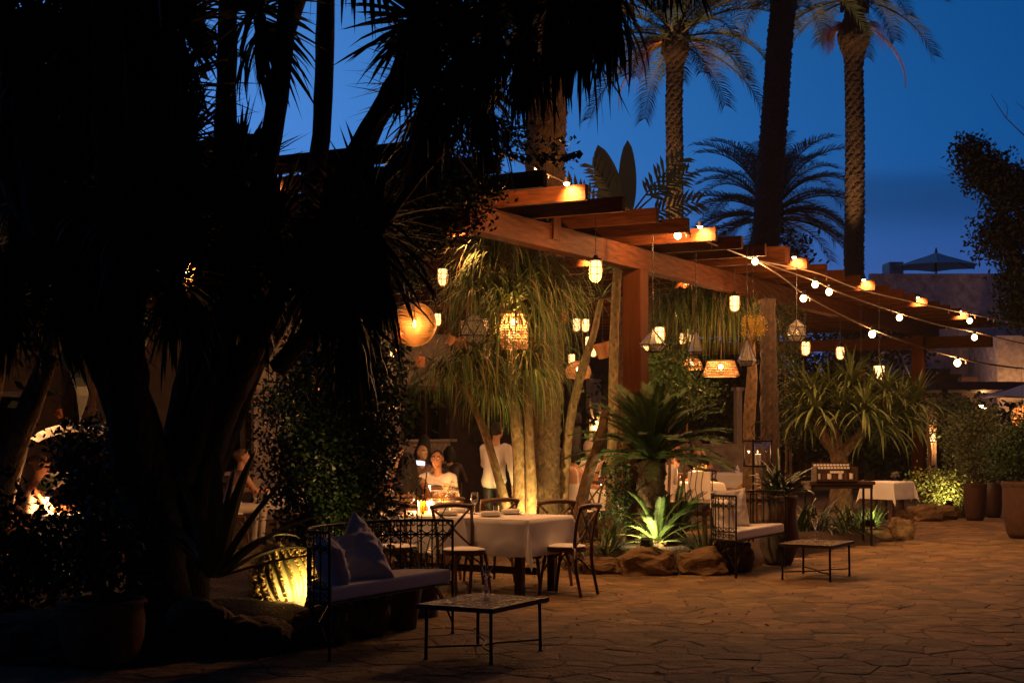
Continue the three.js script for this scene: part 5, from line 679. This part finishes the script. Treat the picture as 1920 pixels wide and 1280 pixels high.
// ---------- people ----------
const smin = (a, b, k) => { const h = Math.max(0, k - Math.abs(a - b)) / k; return Math.min(a, b) - h * h * k * .25; };
function capsule(a, b, ra, rb) { const d = b.clone().sub(a), l2 = d.lengthSq() || 1e-9; return (x, y, z) => { const px = x - a.x, py = y - a.y, pz = z - a.z, t = Math.max(0, Math.min(1, (px * d.x + py * d.y + pz * d.z) / l2)); return Math.hypot(px - d.x * t, py - d.y * t, pz - d.z * t) - (ra + (rb - ra) * t); }; }
const ellip = (c, rx, ry, rz) => (x, y, z) => { const k = Math.hypot((x - c.x) / rx, (y - c.y) / ry, (z - c.z) / rz); return (k - 1) * Math.min(rx, ry, rz); };
function fingers(w, dir, nrm, sg, curl) { // five separate fingers on a palm
  const s = dir.clone().cross(nrm).normalize().multiplyScalar(sg), f = [], palmEnd = w.clone().addScaledVector(dir, .085);
  f.push(capsule(w, w.clone().addScaledVector(dir, .03), .024, .028)); for (let i = 0; i < 4; i++) f.push(capsule(w.clone().addScaledVector(s, (i - 1.5) * .012).addScaledVector(dir, .02), palmEnd.clone().addScaledVector(s, (i - 1.5) * .02), .013, .0115));
  const F = []; const L = [.066, .076, .071, .056]; for (let i = 0; i < 4; i++) { let p = palmEnd.clone().addScaledVector(s, (i - 1.5) * .021), d = dir.clone().addScaledVector(s, (i - 1.5) * .06).normalize(); for (let j = 0; j < 3; j++) { const q = p.clone().addScaledVector(d, L[i] * [.45, .3, .25][j]); F.push(capsule(p, q, .0092 - j * .001, .0086 - j * .001)); p = q; d = d.clone().addScaledVector(nrm, curl).normalize(); } }
  let p = w.clone().addScaledVector(dir, .03).addScaledVector(s, -.024), d = dir.clone().multiplyScalar(.6).addScaledVector(s, -.75).addScaledVector(nrm, .3).normalize(); for (let j = 0; j < 2; j++) { const q = p.clone().addScaledVector(d, .034); F.push(capsule(p, q, .0115, .0095)); p = q; d = d.clone().addScaledVector(dir, .6).normalize(); }
  return [f, F];
}
function person(label, x, d, turn, o2) {
  const o = thing('person', label, 'person', x, o2.y ?? 0, -d, turn, null); delete o.userData.group;
  const st = o2.stand, hip = st ? .93 : .56, ln = o2.lean ?? .05, S = v => V(v[0], v[1], v[2]), w = o2.w ?? 1;
  const sk = o2.skin ?? [.42, .22, .13], sh = o2.shirt, tr = o2.trousers ?? [.03, .03, .04], b = [];
  const pel = V(0, hip, 0), wai = V(0, hip + .18, ln * .35), che = V(0, hip + .38, ln * .9), nek = V(0, hip + .53, ln * 1.15), hc = V(0, hip + .70, ln * 1.2 + .035), shy = hip + .46;
  const add = (a, c, ra, rb, k) => b.push([capsule(a, c, ra, rb), k]);
  for (const s of [-1, 1]) { // torso from side by side capsules, wider than deep
    add(V(s * .07 * w, hip, 0), V(s * .055 * w, wai.y, wai.z), .105, .09, sh); add(V(s * .055 * w, wai.y, wai.z), V(s * .08 * w, che.y, che.z), .09, .1, sh); add(V(s * .06 * w, che.y + .02, che.z), V(s * .13 * w, shy, ln), .09, .062, sh);
    const hp = V(s * .095, hip - .01, .01), kn = st ? V(s * .1, .5, .03) : V(s * .13, hip - .01, .43), an = st ? V(s * .11, .09, 0) : V(s * .13, .1, .40); add(hp, kn, .085, .06, tr); add(kn, an, .056, .04, tr); add(an, V(s * .14, .045, an.z + .15), .04, .032, [.03, .025, .02]);
    const so = V(s * .18 * w, shy - .01, ln), ar = o2.arms?.[s < 0 ? 0 : 1] ?? 'table'; let el, wr, hd = V(0, 0, 1), hn = V(0, -1, 0);
    if (ar === 'table') { el = V(s * .26, hip + .22, ln + .14); wr = V(s * .14, hip + .245, ln + .36); hd = V(-s * .5, -.02, .85).normalize(); } else if (ar === 'chin') { el = V(s * .17, hip + .24, ln + .28); wr = V(s * .06, hip + .50, ln + .2); hd = V(-s * .25, .85, -.35).normalize(); hn = V(0, -.3, -1).normalize(); } else if (ar === 'phone') { el = V(s * .22, hip + .25, ln + .12); wr = V(s * .08, hip + .42, ln + .34); hd = V(-s * .3, .75, .35).normalize(); hn = V(-s, 0, .2).normalize(); } else { el = V(s * .25, shy - .28, ln - .02); wr = V(s * .24, shy - .52, ln + .06); hd = V(0, -1, .1).normalize(); hn = V(-s, 0, 0); }
    const up = o2.sleeve === 'none' ? sk : sh, fo = o2.sleeve === 'long' ? sh : sk; add(so, el, .052, .042, up); add(el, wr, .041, .027, fo);
    const [pm, fg] = fingers(wr, hd, hn, s, .35), fh = (X0, Y, Z) => { let v = 1e9; for (const q of pm) v = smin(v, q(X0, Y, Z), .02); for (const q of fg) v = smin(v, q(X0, Y, Z), .004); return v; }; (o.hands ??= []).push(netGeo([wr.x - .2, wr.y - .2, wr.z - .2], [wr.x + .2, wr.y + .2, wr.z + .2], .0066, fh, () => sk));
  }
  add(V(0, nek.y - .04, nek.z), V(0, hc.y - .06, hc.z - .015), .055, .048, sk);
  const F = (X0, Y, Z) => { let v = 1e9; for (const q of b) v = smin(v, q[0](X0, Y, Z), .035); return v; };
  const bare = o2.bare ?? 1e9, body = netGeo([-.42, -.02, -.25], [.42, hip + .66, .72], .015, F, (X0, Y, Z) => { let m = 1e9, k = sk; for (const q of b) { const v = q[0](X0, Y, Z); if (v < m) { m = v; k = q[1]; } } if (k === sh && Y > hip + bare && !(o2.strap && Math.abs(Math.abs(X0) - .085) < .016)) k = sk; return k; });
  // head with a face
  const e = [ellip(hc, .073, .103, .091), ellip(V(0, hc.y - .055, hc.z + .022), .054, .056, .062)], ny = hc.y - .002, fz = hc.z + .083, nose = capsule(V(0, ny + .012, fz), V(0, ny - .026, fz + .016), .009, .0135), ears = [-1, 1].map(s => ellip(V(s * .075, hc.y - .008, hc.z - .008), .011, .032, .02)), eyes = [-1, 1].map(s => V(s * .031, ny + .004, hc.z + .079)), lips = capsule(V(-.018, hc.y - .062, hc.z + .077), V(.018, hc.y - .062, hc.z + .077), .0075, .0075), brow = [-1, 1].map(s => capsule(V(s * .014, ny + .026, hc.z + .083), V(s * .048, ny + .027, hc.z + .072), .008, .006)), chin = ellip(V(0, hc.y - .1, hc.z + .062), .022, .016, .02);
  const H = (X0, Y, Z) => { let v = smin(e[0](X0, Y, Z), e[1](X0, Y, Z), .03); v = smin(v, chin(X0, Y, Z), .02); for (const q of eyes) v = Math.max(v, -(Math.hypot(X0 - q.x, Y - q.y, Z - q.z - .012) - .014) - .004); v = smin(v, nose(X0, Y, Z), .012); v = smin(v, lips(X0, Y, Z), .006); for (const q of brow) v = smin(v, q(X0, Y, Z), .012); for (const q of ears) v = smin(v, q(X0, Y, Z), .008); return smin(v, b[b.length - 1][0](X0, Y, Z), .02); };
  const hk = o2.hair ?? [.007, .005, .004], head = netGeo([-.11, hc.y - .14, hc.z - .12], [.11, hc.y + .13, hc.z + .13], .0075, H, (X0, Y, Z) => { for (const q of eyes) { const r = Math.hypot(X0 - q.x, Y - q.y); if (r < .0055 && Z > hc.z) return [.02, .012, .01]; if (r < .012 && Math.abs(Y - q.y) < .0065 && Z > hc.z) return [.55, .5, .45]; } if (lips(X0, Y, Z) < .003) return [sk[0] * .8, sk[1] * .5, sk[2] * .5]; for (const q of brow) if (q(X0, Y, Z) < .002) return hk; return sk; });
  const hd = [head]; if (o2.look) for (const g of hd) g.translate(0, -hc.y + .05, -hc.z).rotateY(o2.look).translate(0, hc.y - .05, hc.z);
  mesh('body', merge([body, ...o.hands, ...hd]), M.skin, o); delete o.hands;
  const hs = o2.style ?? 'short';
  if (hs !== 'bald') {
    const up = ellip(V(0, hc.y + .006, hc.z - .014), .080, .105, .094), lng = hs === 'long' ? [capsule(V(0, hc.y, hc.z - .05), V(0, nek.y - .02, nek.z - .11), .085, .10), capsule(V(0, nek.y, nek.z - .1), V(0, hip + (o2.hairEnd ?? .22), ln * .3 - .11), .11, .15), capsule(V(-.06, hc.y - .02, hc.z - .02), V(-.13, hip + .3, ln - .06), .04, .06), capsule(V(.06, hc.y - .02, hc.z - .02), V(.13, hip + .3, ln - .06), .04, .06)] : hs === 'bob' ? [capsule(V(-.06, hc.y, hc.z - .03), V(-.07, hc.y - .11, hc.z - .02), .04, .036), capsule(V(.06, hc.y, hc.z - .03), V(.07, hc.y - .11, hc.z - .02), .04, .036), capsule(V(0, hc.y, hc.z - .06), V(0, hc.y - .13, hc.z - .06), .06, .055)] : hs === 'updo' ? [ellip(V(0, hc.y + .03, hc.z - .1), .045, .045, .045)] : [];
    const cur = hs === 'curly' ? .022 : .004, HF = (X0, Y, Z) => { let v = up(X0, Y, Z); for (const q of lng) v = smin(v, q(X0, Y, Z), .03); v -= cur * (.5 + noise.noise(X0 * (hs === 'curly' ? 45 : 60), Y * (hs === 'curly' ? 45 : 18), Z * (hs === 'curly' ? 45 : 60))); const face = Math.max(hc.z + .012 - Z, Y - (hc.y + .056 - (X0 * X0) * 5)); return Math.max(v, -face - (hs === 'short' ? 0 : .004), hs === 'short' || hs === 'updo' ? -(Y - (hc.y - .055 + (Z - hc.z) * .3)) : -1); };
    const lo = hs === 'long' ? [-.26, hip + .05, -.3] : [-.14, hc.y - .2, hc.z - .18], hg = netGeo(lo, [-lo[0], hc.y + .16, hc.z + .14], hs === 'long' ? .012 : .009, HF, (X0, Y, Z) => { const f = 1 + .5 * noise.noise(X0 * 80, Y * 9, Z * 80); return [hk[0] * f, hk[1] * f, hk[2] * f]; }); if (o2.look) hg.translate(0, -hc.y + .05, -hc.z).rotateY(o2.look).translate(0, hc.y - .05, hc.z); mesh('hair', hg, M.hair, o);
  }
  if (o2.glasses) mesh('spectacles', [-1, 1].map(s => T(torus(.019, .0018, 5, 16), s * .031, ny + .004, hc.z + .098)).concat([rod([-.012, ny + .006, hc.z + .1], [.012, ny + .006, hc.z + .1], .0018), rod([.05, ny + .006, hc.z + .097], [.078, ny + .006, hc.z], .0018), rod([-.05, ny + .006, hc.z + .097], [-.078, ny + .006, hc.z], .0018)]), M.iron, o);
  if (!st) { const s = o2.seat; if (s) copyOf(chair0, x - Math.sin(turn) * .02, 0, -d - Math.cos(turn) * .02, turn, s); }
  return o;
}
const WHITE = [.62, .58, .54], BLACK = [.014, .013, .014], TAN = [.40, .19, .10];
person('woman with long black hair seated with her back to us', X(762, 17.35), 17.35, Math.PI - .1, { shirt: BLACK, style: 'long', hairEnd: .12, skin: TAN, sleeve: 'none' });
person('man in white shirt and glasses facing us across the table', X(822, 19.45), 19.45, -.12, { shirt: WHITE, style: 'short', glasses: true, w: 1.1, skin: TAN, seat: 'chair of the man in white shirt and glasses' });
person('woman in white strappy top leaning right, seen between yucca and hedge', X(432, 20.6), 20.6, 2.15, { shirt: WHITE, style: 'updo', hair: [.12, .06, .03], bare: .3, strap: true, sleeve: 'none', trousers: [.45, .4, .34], seat: 'chair of the woman in the white strappy top', lean: .12, look: -.4 });
person('woman in white vest at the far left beside the table lamp', X(58, 15.75), 15.75, 1.9, { shirt: WHITE, style: 'updo', hair: [.05, .03, .02], sleeve: 'none', bare: .42, skin: TAN });
person('woman with black bob and bare back at the middle table', X(1084, 21.2), 21.2, -2.2, { y: .05, shirt: WHITE, style: 'bob', bare: .26, strap: true, sleeve: 'none', seat: 'chair of the woman with the black bob', look: .5 });
person('white-haired man in white shirt turned away beyond the bob-haired woman', X(1109, 24.2), 24.2, -2.6, { y: .1, shirt: WHITE, style: 'short', hair: [.45, .38, .3], seat: 'chair of the white-haired man' });
person('diner in profile resting chin on hand behind the cycad', X(1156, 22.1), 22.1, -1.45, { shirt: [.10, .03, .025], style: 'bob', hair: [.05, .025, .015], arms: ['chin', 'table'], seat: 'chair of the diner resting chin on hand' });
person('curly-haired woman in black resting her chin on her hand', X(1266, 26.1), 26.1, .1, { y: -.02, shirt: BLACK, style: 'curly', hair: [.20, .09, .04], arms: ['chin', 'table'], seat: 'chair of the curly-haired woman' });
person('grey-haired man in white shirt with his back to us, half behind the cycad', X(1246, 24.3), 24.3, Math.PI + .2, { shirt: WHITE, style: 'short', hair: [.28, .2, .14], seat: 'chair of the grey-haired man in white' });
person('man in black shirt seen from behind at the back table', X(1313, 28), 28, Math.PI + .5, { y: .08, shirt: BLACK, style: 'short', hair: [.05, .03, .02], w: 1.12, seat: 'chair of the man in black' });
person('diner facing the man in black, half hidden by his head', X(1297, 29), 29, .9, { y: .1, shirt: [.12, .05, .04], style: 'bob', hair: [.03, .02, .012], arms: ['table', 'chin'], seat: 'chair opposite the man in black' });
person('woman in black backless top beside the rough lit trunk', X(1050, 21.4), 21.4, 2.3, { shirt: BLACK, style: 'bob', hair: [.03, .02, .015], bare: .3, sleeve: 'none', seat: 'chair beside the rough lit trunk' });
person('bald man holding up a glowing phone behind the couple', X(783, 22.6), 22.6, .8, { y: .04, shirt: [.12, .07, .05], style: 'bald', arms: ['phone', 'table'], seat: 'chair of the bald man with the phone' });
person('dark-haired diner at the back below the bar window', X(792, 24.6), 24.6, Math.PI - .4, { y: .18, shirt: [.03, .02, .02], style: 'long', seat: 'chair below the bar window' });
person('diner with warm-lit face between the hedge and the long-haired woman', X(736, 21.4), 21.4, 1.2, { y: .02, shirt: [.30, .16, .10], style: 'short', seat: 'chair between the hedge and the couple' });
person('second dark-haired diner behind the man in glasses', X(842, 25.2), 25.2, Math.PI, { y: 0, shirt: [.03, .02, .02], style: 'bob', seat: 'chair behind the man in glasses' });
person('waiter standing in white shirt and black trousers behind the weeping leaves', X(926, 20.4), 20.4, Math.PI - .5, { stand: true, shirt: WHITE, trousers: BLACK, sleeve: 'long', arms: ['down', 'table'], w: 1.08 });
{ const p = W(788, 868, 22.2), o = thing('phone', 'glowing phone held up beside the man in glasses', 'phone', p.x, p.y, p.z, .1); o.rotation.z = -.12; mesh('phone_case', rbox(.15, .078, .009, .004), M.black, o); mesh('screen', box(.138, .068, .002, 0, 0, .0058), M.screenGlow, o); point(o, 0, 0, .03, .03, .5, new THREE.Color().setRGB(.5, .65, 1)); }
// ---------- background ----------
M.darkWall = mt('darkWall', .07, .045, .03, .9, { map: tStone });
{ // the restaurant along the back of the pergola
  const o = thing('restaurant_building', 'long low restaurant behind the pergola with a bar window', 'building', PO[0], 0, -PO[1], TH), z = -9.5, H = 4.2, ops = [[-9, -7, 0, 2.2], [-3, -1.4, 0, 2.2], [2.4, 4, .9, 2.2], [8.9, 10.9, 1.45, 2.6], [14.6, 16.6, .5, 2.6], [20, 21.2, 0, 2.2]];
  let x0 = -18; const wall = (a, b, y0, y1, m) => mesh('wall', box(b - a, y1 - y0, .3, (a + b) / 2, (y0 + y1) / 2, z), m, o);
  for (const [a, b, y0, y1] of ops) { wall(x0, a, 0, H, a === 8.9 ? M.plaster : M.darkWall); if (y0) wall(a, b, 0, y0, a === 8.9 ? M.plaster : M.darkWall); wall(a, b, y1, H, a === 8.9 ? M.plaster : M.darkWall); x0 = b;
    const wf = mesh('window_frame', [box(.08, y1 - y0, .1, a + .04, (y0 + y1) / 2, z + .12), box(.08, y1 - y0, .1, b - .04, (y0 + y1) / 2, z + .12), box(b - a - .16, .08, .1, (a + b) / 2, y1 - .04, z + .12), box(.05, y1 - y0 - .08, .06, (a + b) / 2, (y0 + y1) / 2 - .04, z + .12)], M.darkWood, o); if (y0) mesh('window_sill', box(b - a + .2, .06, .42, (a + b) / 2, y0 - .03, z + .05), M.plaster, wf); }
  wall(x0, 30, 0, H, M.darkWall); mesh('rear_wall', box(48, H, .25, 6, H / 2, z - 5), M.darkWall, o); mesh('end_wall', box(.25, H, 4.6, 29.8, H / 2, z - 2.5), M.darkWall, o); mesh('end_wall', box(.25, H, 4.6, -17.8, H / 2, z - 2.5), M.darkWall, o); mesh('roof', box(48.6, .22, 6, 6, H + .111, z - 2.4), M.darkWall, o); mesh('floor', box(47, .04, 4.5, 6, .021, z - 2.5), M.darkWood, o);
  mesh('pilaster', box(.7, 3, .1, 18.1, 1.5, z + .2), M.plaster, o); mesh('bar_shelf', [box(1.8, .04, .3, 9.9, 1.75, z - 1.2), box(1.8, .04, .3, 9.9, 2.1, z - 1.2)], M.plaster, o); mesh('bar_screen', box(.1, .22, .03, 9.35, 1.86, z - .9), M.screenGlow, o);
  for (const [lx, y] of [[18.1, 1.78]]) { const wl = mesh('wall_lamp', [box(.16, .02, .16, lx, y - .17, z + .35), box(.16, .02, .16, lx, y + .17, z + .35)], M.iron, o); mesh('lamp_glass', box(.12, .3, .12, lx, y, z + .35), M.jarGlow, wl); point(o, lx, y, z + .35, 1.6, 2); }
}
srand(201);
{ // low garden wall and columns
  const w = thing('garden_wall', 'low cream garden wall behind the far tables', 'wall', X(1352, 36), 0, -36); mesh('wall_body', box(2.8, 1.26, .25, 0, .63, 0), M.plaster, w); mesh('coping', box(2.9, .06, .33, 0, 1.29, 0), M.plaster, w);
  for (const [px, d, h, label] of [[1384, 36, 2.6, 'slim white column behind the olive trunk'], [1748, 34, 2.3, 'cream column carrying the far wall lamp']]) { const c = thing('white_column', label, 'column', X(px, d), 0, -d, .4); mesh('shaft', rbox(.16, h, .16, .02, 0, h / 2, 0), M.plaster, c); mesh('capital', box(.24, .08, .24, 0, h + .04, 0), M.plaster, c); }
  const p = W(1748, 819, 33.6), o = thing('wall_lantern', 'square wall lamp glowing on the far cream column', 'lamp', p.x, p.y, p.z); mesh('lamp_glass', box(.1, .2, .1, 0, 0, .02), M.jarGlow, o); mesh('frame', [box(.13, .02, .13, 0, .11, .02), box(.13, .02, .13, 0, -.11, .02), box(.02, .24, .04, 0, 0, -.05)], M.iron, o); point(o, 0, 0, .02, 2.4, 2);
}
{ const o = thing('boundary_wall', 'added dark wall closing sky gaps far behind the strappy tree', 'wall', X(1480, 49), 0, -49); mesh('wall_body', box(11, 3.4, .3, 0, 1.7, 0), M.darkWall, o); mesh('coping', box(11.2, .1, .42, 0, 3.45, 0), M.darkWall, o); }  // added backdrop wall that hides sky gaps between the background trees
// dark trees that close the view
function tree(name, label, px, d, h, blobs, size, cols, trunkR = .18, group = 'dark trees closing the view') { const o = thing(name, label, 'tree', X(px, d), 0, -d, 0, group), L = new Leaves(); srand(px * 7 + 3 + (d * 10 | 0)); for (const [x, y, z, r, ry, n] of blobs) L.cloud(V(x, y, z), r, ry, r, n, size, cols, .25); mesh('crown', L.geo(), M.leaf, o); mesh('trunk', tube([[0, 0, 0], [.1, h * .4, 0], [0, h * .8, .1]], [trunkR, trunkR * .8, trunkR * .4], 10, 9, .1), M.bark, o); for (const [x, y, z] of blobs.slice(0, 4)) mesh('limb', tube([[.05, h * .4, 0], [x * .5, (h * .4 + y) / 2, z * .5], [x, y, z]], [trunkR * .5, trunkR * .3, .03], 8, 6), M.bark, o); return o; }
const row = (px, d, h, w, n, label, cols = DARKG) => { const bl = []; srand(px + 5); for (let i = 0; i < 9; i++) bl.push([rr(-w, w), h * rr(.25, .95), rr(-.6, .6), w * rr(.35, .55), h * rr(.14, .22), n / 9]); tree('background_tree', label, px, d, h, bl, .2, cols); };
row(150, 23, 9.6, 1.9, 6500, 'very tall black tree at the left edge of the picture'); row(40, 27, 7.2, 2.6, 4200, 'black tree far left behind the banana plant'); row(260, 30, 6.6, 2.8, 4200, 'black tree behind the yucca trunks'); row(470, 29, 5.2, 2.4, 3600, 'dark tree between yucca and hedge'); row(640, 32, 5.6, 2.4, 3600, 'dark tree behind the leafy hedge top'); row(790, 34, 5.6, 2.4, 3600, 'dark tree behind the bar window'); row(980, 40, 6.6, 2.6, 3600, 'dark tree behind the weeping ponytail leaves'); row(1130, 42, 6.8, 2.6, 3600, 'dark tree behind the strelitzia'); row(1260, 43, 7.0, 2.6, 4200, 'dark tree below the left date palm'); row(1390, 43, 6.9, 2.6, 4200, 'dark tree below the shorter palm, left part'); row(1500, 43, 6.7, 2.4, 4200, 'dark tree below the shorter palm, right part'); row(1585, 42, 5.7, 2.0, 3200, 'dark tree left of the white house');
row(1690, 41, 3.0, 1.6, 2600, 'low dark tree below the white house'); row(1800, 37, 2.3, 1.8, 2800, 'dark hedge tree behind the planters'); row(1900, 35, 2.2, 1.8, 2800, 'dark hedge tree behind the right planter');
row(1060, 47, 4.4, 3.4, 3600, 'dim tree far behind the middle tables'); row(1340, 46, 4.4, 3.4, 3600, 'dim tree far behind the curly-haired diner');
{ const o = tree('overhanging_tree', 'dark leafy tree entering from the right edge above the white house', 1985, 29, 6.4, [[-1.39, 6.67, 0, 0.51, 0.36, 2200], [-0.91, 6.25, 0.1, 0.66, 0.48, 3000], [-1.09, 5.41, 0, 0.6, 0.46, 2600], [-0.66, 4.62, 0, 0.6, 0.48, 2600], [-0.79, 3.96, 0, 0.42, 0.36, 1400], [-1.69, 7.04, 0, 0.3, 0.24, 800], [0.0, 5.71, 0, 0.97, 1.21, 5000], [0.24, 4.26, 0.1, 0.72, 0.72, 2000]], .1, [[.012, .016, .006], [.009, .012, .005]], .2, null);
  const Q = (px, py) => W(px, py, 29).sub(o.position).toArray(); for (const [P, r] of [[[[1985, 330], [1920, 252], [1888, 222], [1860, 178]], .02], [[[1940, 270], [1925, 210], [1905, 190]], .012], [[[1888, 222], [1890, 200], [1880, 185]], .008], [[[1900, 330], [1830, 300], [1790, 262]], .012], [[[1850, 300], [1790, 320], [1760, 312]], .010], [[[1880, 310], [1800, 322], [1770, 330]], .008], [[[1950, 430], [1850, 440], [1825, 445]], .01]]) mesh('bare_branch', tube(P.map(q => Q(...q)), [r, r * .3], 8, 5), M.bark, o); }
// white house, its roof terrace and parasols
{ const D = 50, o = thing('white_house', 'pale flat-roofed house in dusk light beyond the pergola', 'building', X(1780, D), 0, -D - 4), xl = X(1635, D) - X(1780, D); const hy = py => EYE - (py - HOR) / FOC * D;
  mesh('wall', box(13, hy(522), 8, xl + 6.5, hy(522) / 2, 0), M.whitewash, o); mesh('parapet', box(13.1, .16, .3, xl + 6.5, hy(522) + .081, 3.9), M.whitewash, o); mesh('roof_block', box(.48, .55, 1, X(1696, D) - X(1780, D), hy(522) + .4, 2.5), M.whitewash, o); mesh('wing', box(6, hy(640), 3, X(1900, D) - X(1780, D) + 1.5, hy(640) / 2, 5.6), M.whitewash, o);
  for (const px of [1700, 1850, 1960]) { const lp = V(X(px, 46) - X(1780, D), 2.4, 7.6); mesh('wall_lamp', box(.2, .12, .12, lp.x, lp.y, lp.z), M.jarGlow, o); point(o, lp.x, lp.y, lp.z + .1, 5, 3); }  // hidden lamps added to warm and brighten the house wall; none is seen
  for (const px of [1745, 1772]) mesh('window', box(.36, .5, .1, X(px, D) - X(1780, D), hy(705), 4.0), M.black, o); mesh('door', box(.5, 1.5, .1, X(1835, 46) - X(1780, D), hy(755), 7.1), M.darkWood, o);
  const b = thing('roof_plant', 'spiky plant in silhouette on the white house roof', 'plant', X(1723, D), hy(522), -D - 2.5), L = new Leaves(); srand(231); for (let i = 0; i < 50; i++) L.blade(V(0, .1, 0), rr(0, 6.28), rr(.1, 1.4), rr(.25, .45), .03, rr(.1, .5), 3, DARKG[0]); mesh('foliage', L.geo(), M.leaf, b); mesh('pot', cyl(.14, .1, .2, 0, .1, 0), M.darkClay, b); }
function parasol(label, px, d, y, top, r, turn, pole) { const o = thing('parasol', label, 'parasol', X(px, d), pole, -d, turn, 'pale parasols in the distance'), n = 6, rim = [...Array(n)].map((_, i) => V(r * Math.cos(i / n * 6.2832), y - pole, r * Math.sin(i / n * 6.2832))), ap = V(0, top - pole, 0); for (let i = 0; i < n; i++) { const a = rim[i], b = rim[(i + 1) % n], L = new Leaves(), m = a.clone().lerp(b, .5); m.multiplyScalar(.985); m.y = y - pole + .03; const ma = ap.clone().lerp(a, .5), mb = ap.clone().lerp(b, .5); ma.y -= .03; mb.y -= .03; L.tri(ap, ma, mb, [1, 1, 1]); L.quad(ma, a, m, mb, [1, 1, 1]); L.tri(mb, m, b, [1, 1, 1]); mesh('canopy_panel', L.geo(), M.canopy, o); mesh('rib', rod(ap.clone().setY(ap.y - .03), a.clone().setY(a.y - .015), .012, 5), M.iron, o); } const pl = mesh('pole', rod([0, 0, 0], [0, top - pole, 0], .035, 8), M.iron, o); mesh('finial', cyl(.02, .05, .16, 0, top - pole + .08, 0, 8), M.iron, pl); }
{ const hy = (py, d) => EYE - (py - HOR) / FOC * d; parasol('pale parasol on the roof terrace of the white house', 1756, 51, hy(501, 51), hy(473, 51), 1.52, .3, hy(524, 50)); parasol('white parasol cut by the right frame edge above the planters', 1935, 33, hy(745, 33), hy(716, 33), 1.35, .2, 0); }
{ const o = thing('tiled_canopy', 'dark tiled canopy roof below the white house at right', 'roof', X(1860, 42), 0, -42); mesh('roof_slab', box(4.6, .22, 3, .3, 2.86, 0), M.darkWood, o); for (const x of [-1.7, 2.3]) mesh('post', box(.14, 2.76, .14, x, 1.38, 1.3), M.darkWood, o); }
// unseen trees added left of the view to block the afterglow
for (const [x, d, h, w, l] of [[-8.2, 16, 9, 2.4, 'added unseen tree blocking afterglow left of the picture beside the banana plant'], [-8.6, 9, 9, 2.6, 'added unseen tree blocking afterglow left of the picture beside the clay pot'], [-9.5, 22, 10, 2.6, 'added unseen tree blocking afterglow left of the picture behind the far left table'], [-8.5, 3, 9, 2.8, 'added unseen tree blocking afterglow left of the viewpoint']]) row(960 + x / d * FOC, d, h, w, 5200, l);
// unseen house and tall hedges added behind and right of the viewpoint to block skylight
{ const o = thing('courtyard_house', 'added unseen house blocking skylight behind the viewpoint', 'building', 0, 0, 9); mesh('wall', box(30, 7.5, 6, 0, 3.75, 3.2), M.darkWall, o); mesh('roof', box(31, .3, 7, 0, 7.66, 3.2), M.darkWood, o); for (const x of [-8, -3, 3, 8]) mesh('shutter', box(1.1, 1.8, .08, x, 2.0, .15), M.darkWood, o); mesh('door', box(1.2, 2.2, .08, 0, 1.1, .15), M.darkWood, o); }
function skyBlockerHedge(label, x0, d0, x1, d1, h, n) { const o = thing('tall_hedge', label, 'hedge', (x0 + x1) / 2, 0, -(d0 + d1) / 2, 0, 'added unseen hedges right of the picture'), L = new Leaves(); srand(Math.round(x0 * 31 + d0)); for (let i = 0; i < 16; i++) { const t = (i + .5) / 16; L.cloud(V((x1 - x0) * (t - .5), h * .35, -(d1 - d0) * (t - .5)), 1.0, h * .4, 1.0, n / 32, .3, DARKG, .1); L.cloud(V((x1 - x0) * (t - .5), h * .75, -(d1 - d0) * (t - .5)), .9, h * .3, .9, n / 32, .3, DARKG, .1); } mesh('foliage', L.geo(), M.leaf, o); for (let i = 0; i < 6; i++) { const t = i / 5 - .5; mesh('trunk', rod([(x1 - x0) * t, 0, -(d1 - d0) * t], [(x1 - x0) * t, h * .7, -(d1 - d0) * t], .1, 7), M.bark, o); } }
skyBlockerHedge('added unseen hedge blocking skylight on the near right', 11, -6, 12, 10, 10, 22000); skyBlockerHedge('added unseen hedge blocking skylight on the far right', 13.5, 10, 16, 26, 9, 20000);
// trees added unseen over and behind the camera, keeping skylight off the foreground
function skyBlockerTree(label, x, z, y, w, n) { const o = thing('shade_tree', label, 'tree', x, 0, z, 0, 'added unseen trees over the near courtyard'), L = new Leaves(); srand(Math.round(x * 10 + z) + 500); for (let i = 0; i < 14; i++) L.cloud(V(rr(-w, w), y + rr(-.6, 1.6), rr(-w, w)), w * .45, .8, w * .45, n / 14, .42, DARKG, .1); mesh('crown', L.geo(), M.leaf, o); mesh('trunk', tube([[0, 0, 0], [.1, y * .5, .1], [0, y, 0]], [.3, .24, .14], 10, 10, .1), M.bark, o); for (let i = 0; i < 4; i++) mesh('limb', tube([[0, y * .6, 0], [Math.cos(i * 1.6) * w * .4, y * .85, Math.sin(i * 1.6) * w * .4], [Math.cos(i * 1.6) * w * .8, y + .4, Math.sin(i * 1.6) * w * .8]], [.13, .08, .04], 8, 7), M.bark, o); }
skyBlockerTree('added unseen tree blocking skylight left of the viewpoint, over the front bench', -4.6, -5.2, 6.0, 3.6, 12000); skyBlockerTree('added unseen tree blocking skylight right of the viewpoint', 5.6, -3.6, 5.8, 3.6, 12000); skyBlockerTree('added unseen tree blocking skylight behind the viewpoint', 0.6, 4.2, 5.6, 3.8, 7000); skyBlockerTree('added unseen tree blocking skylight over the right side of the courtyard', 4.6, -8.4, 6.6, 3.2, 12000); skyBlockerTree('added unseen tree blocking skylight far right of the viewpoint', 10.5, -9.5, 6.4, 3.6, 7000);
scene.fog = new THREE.FogExp2(0xfff2e4, .0004);                 // thin evening haze that the lamps light up
renderer.render(scene, camera);
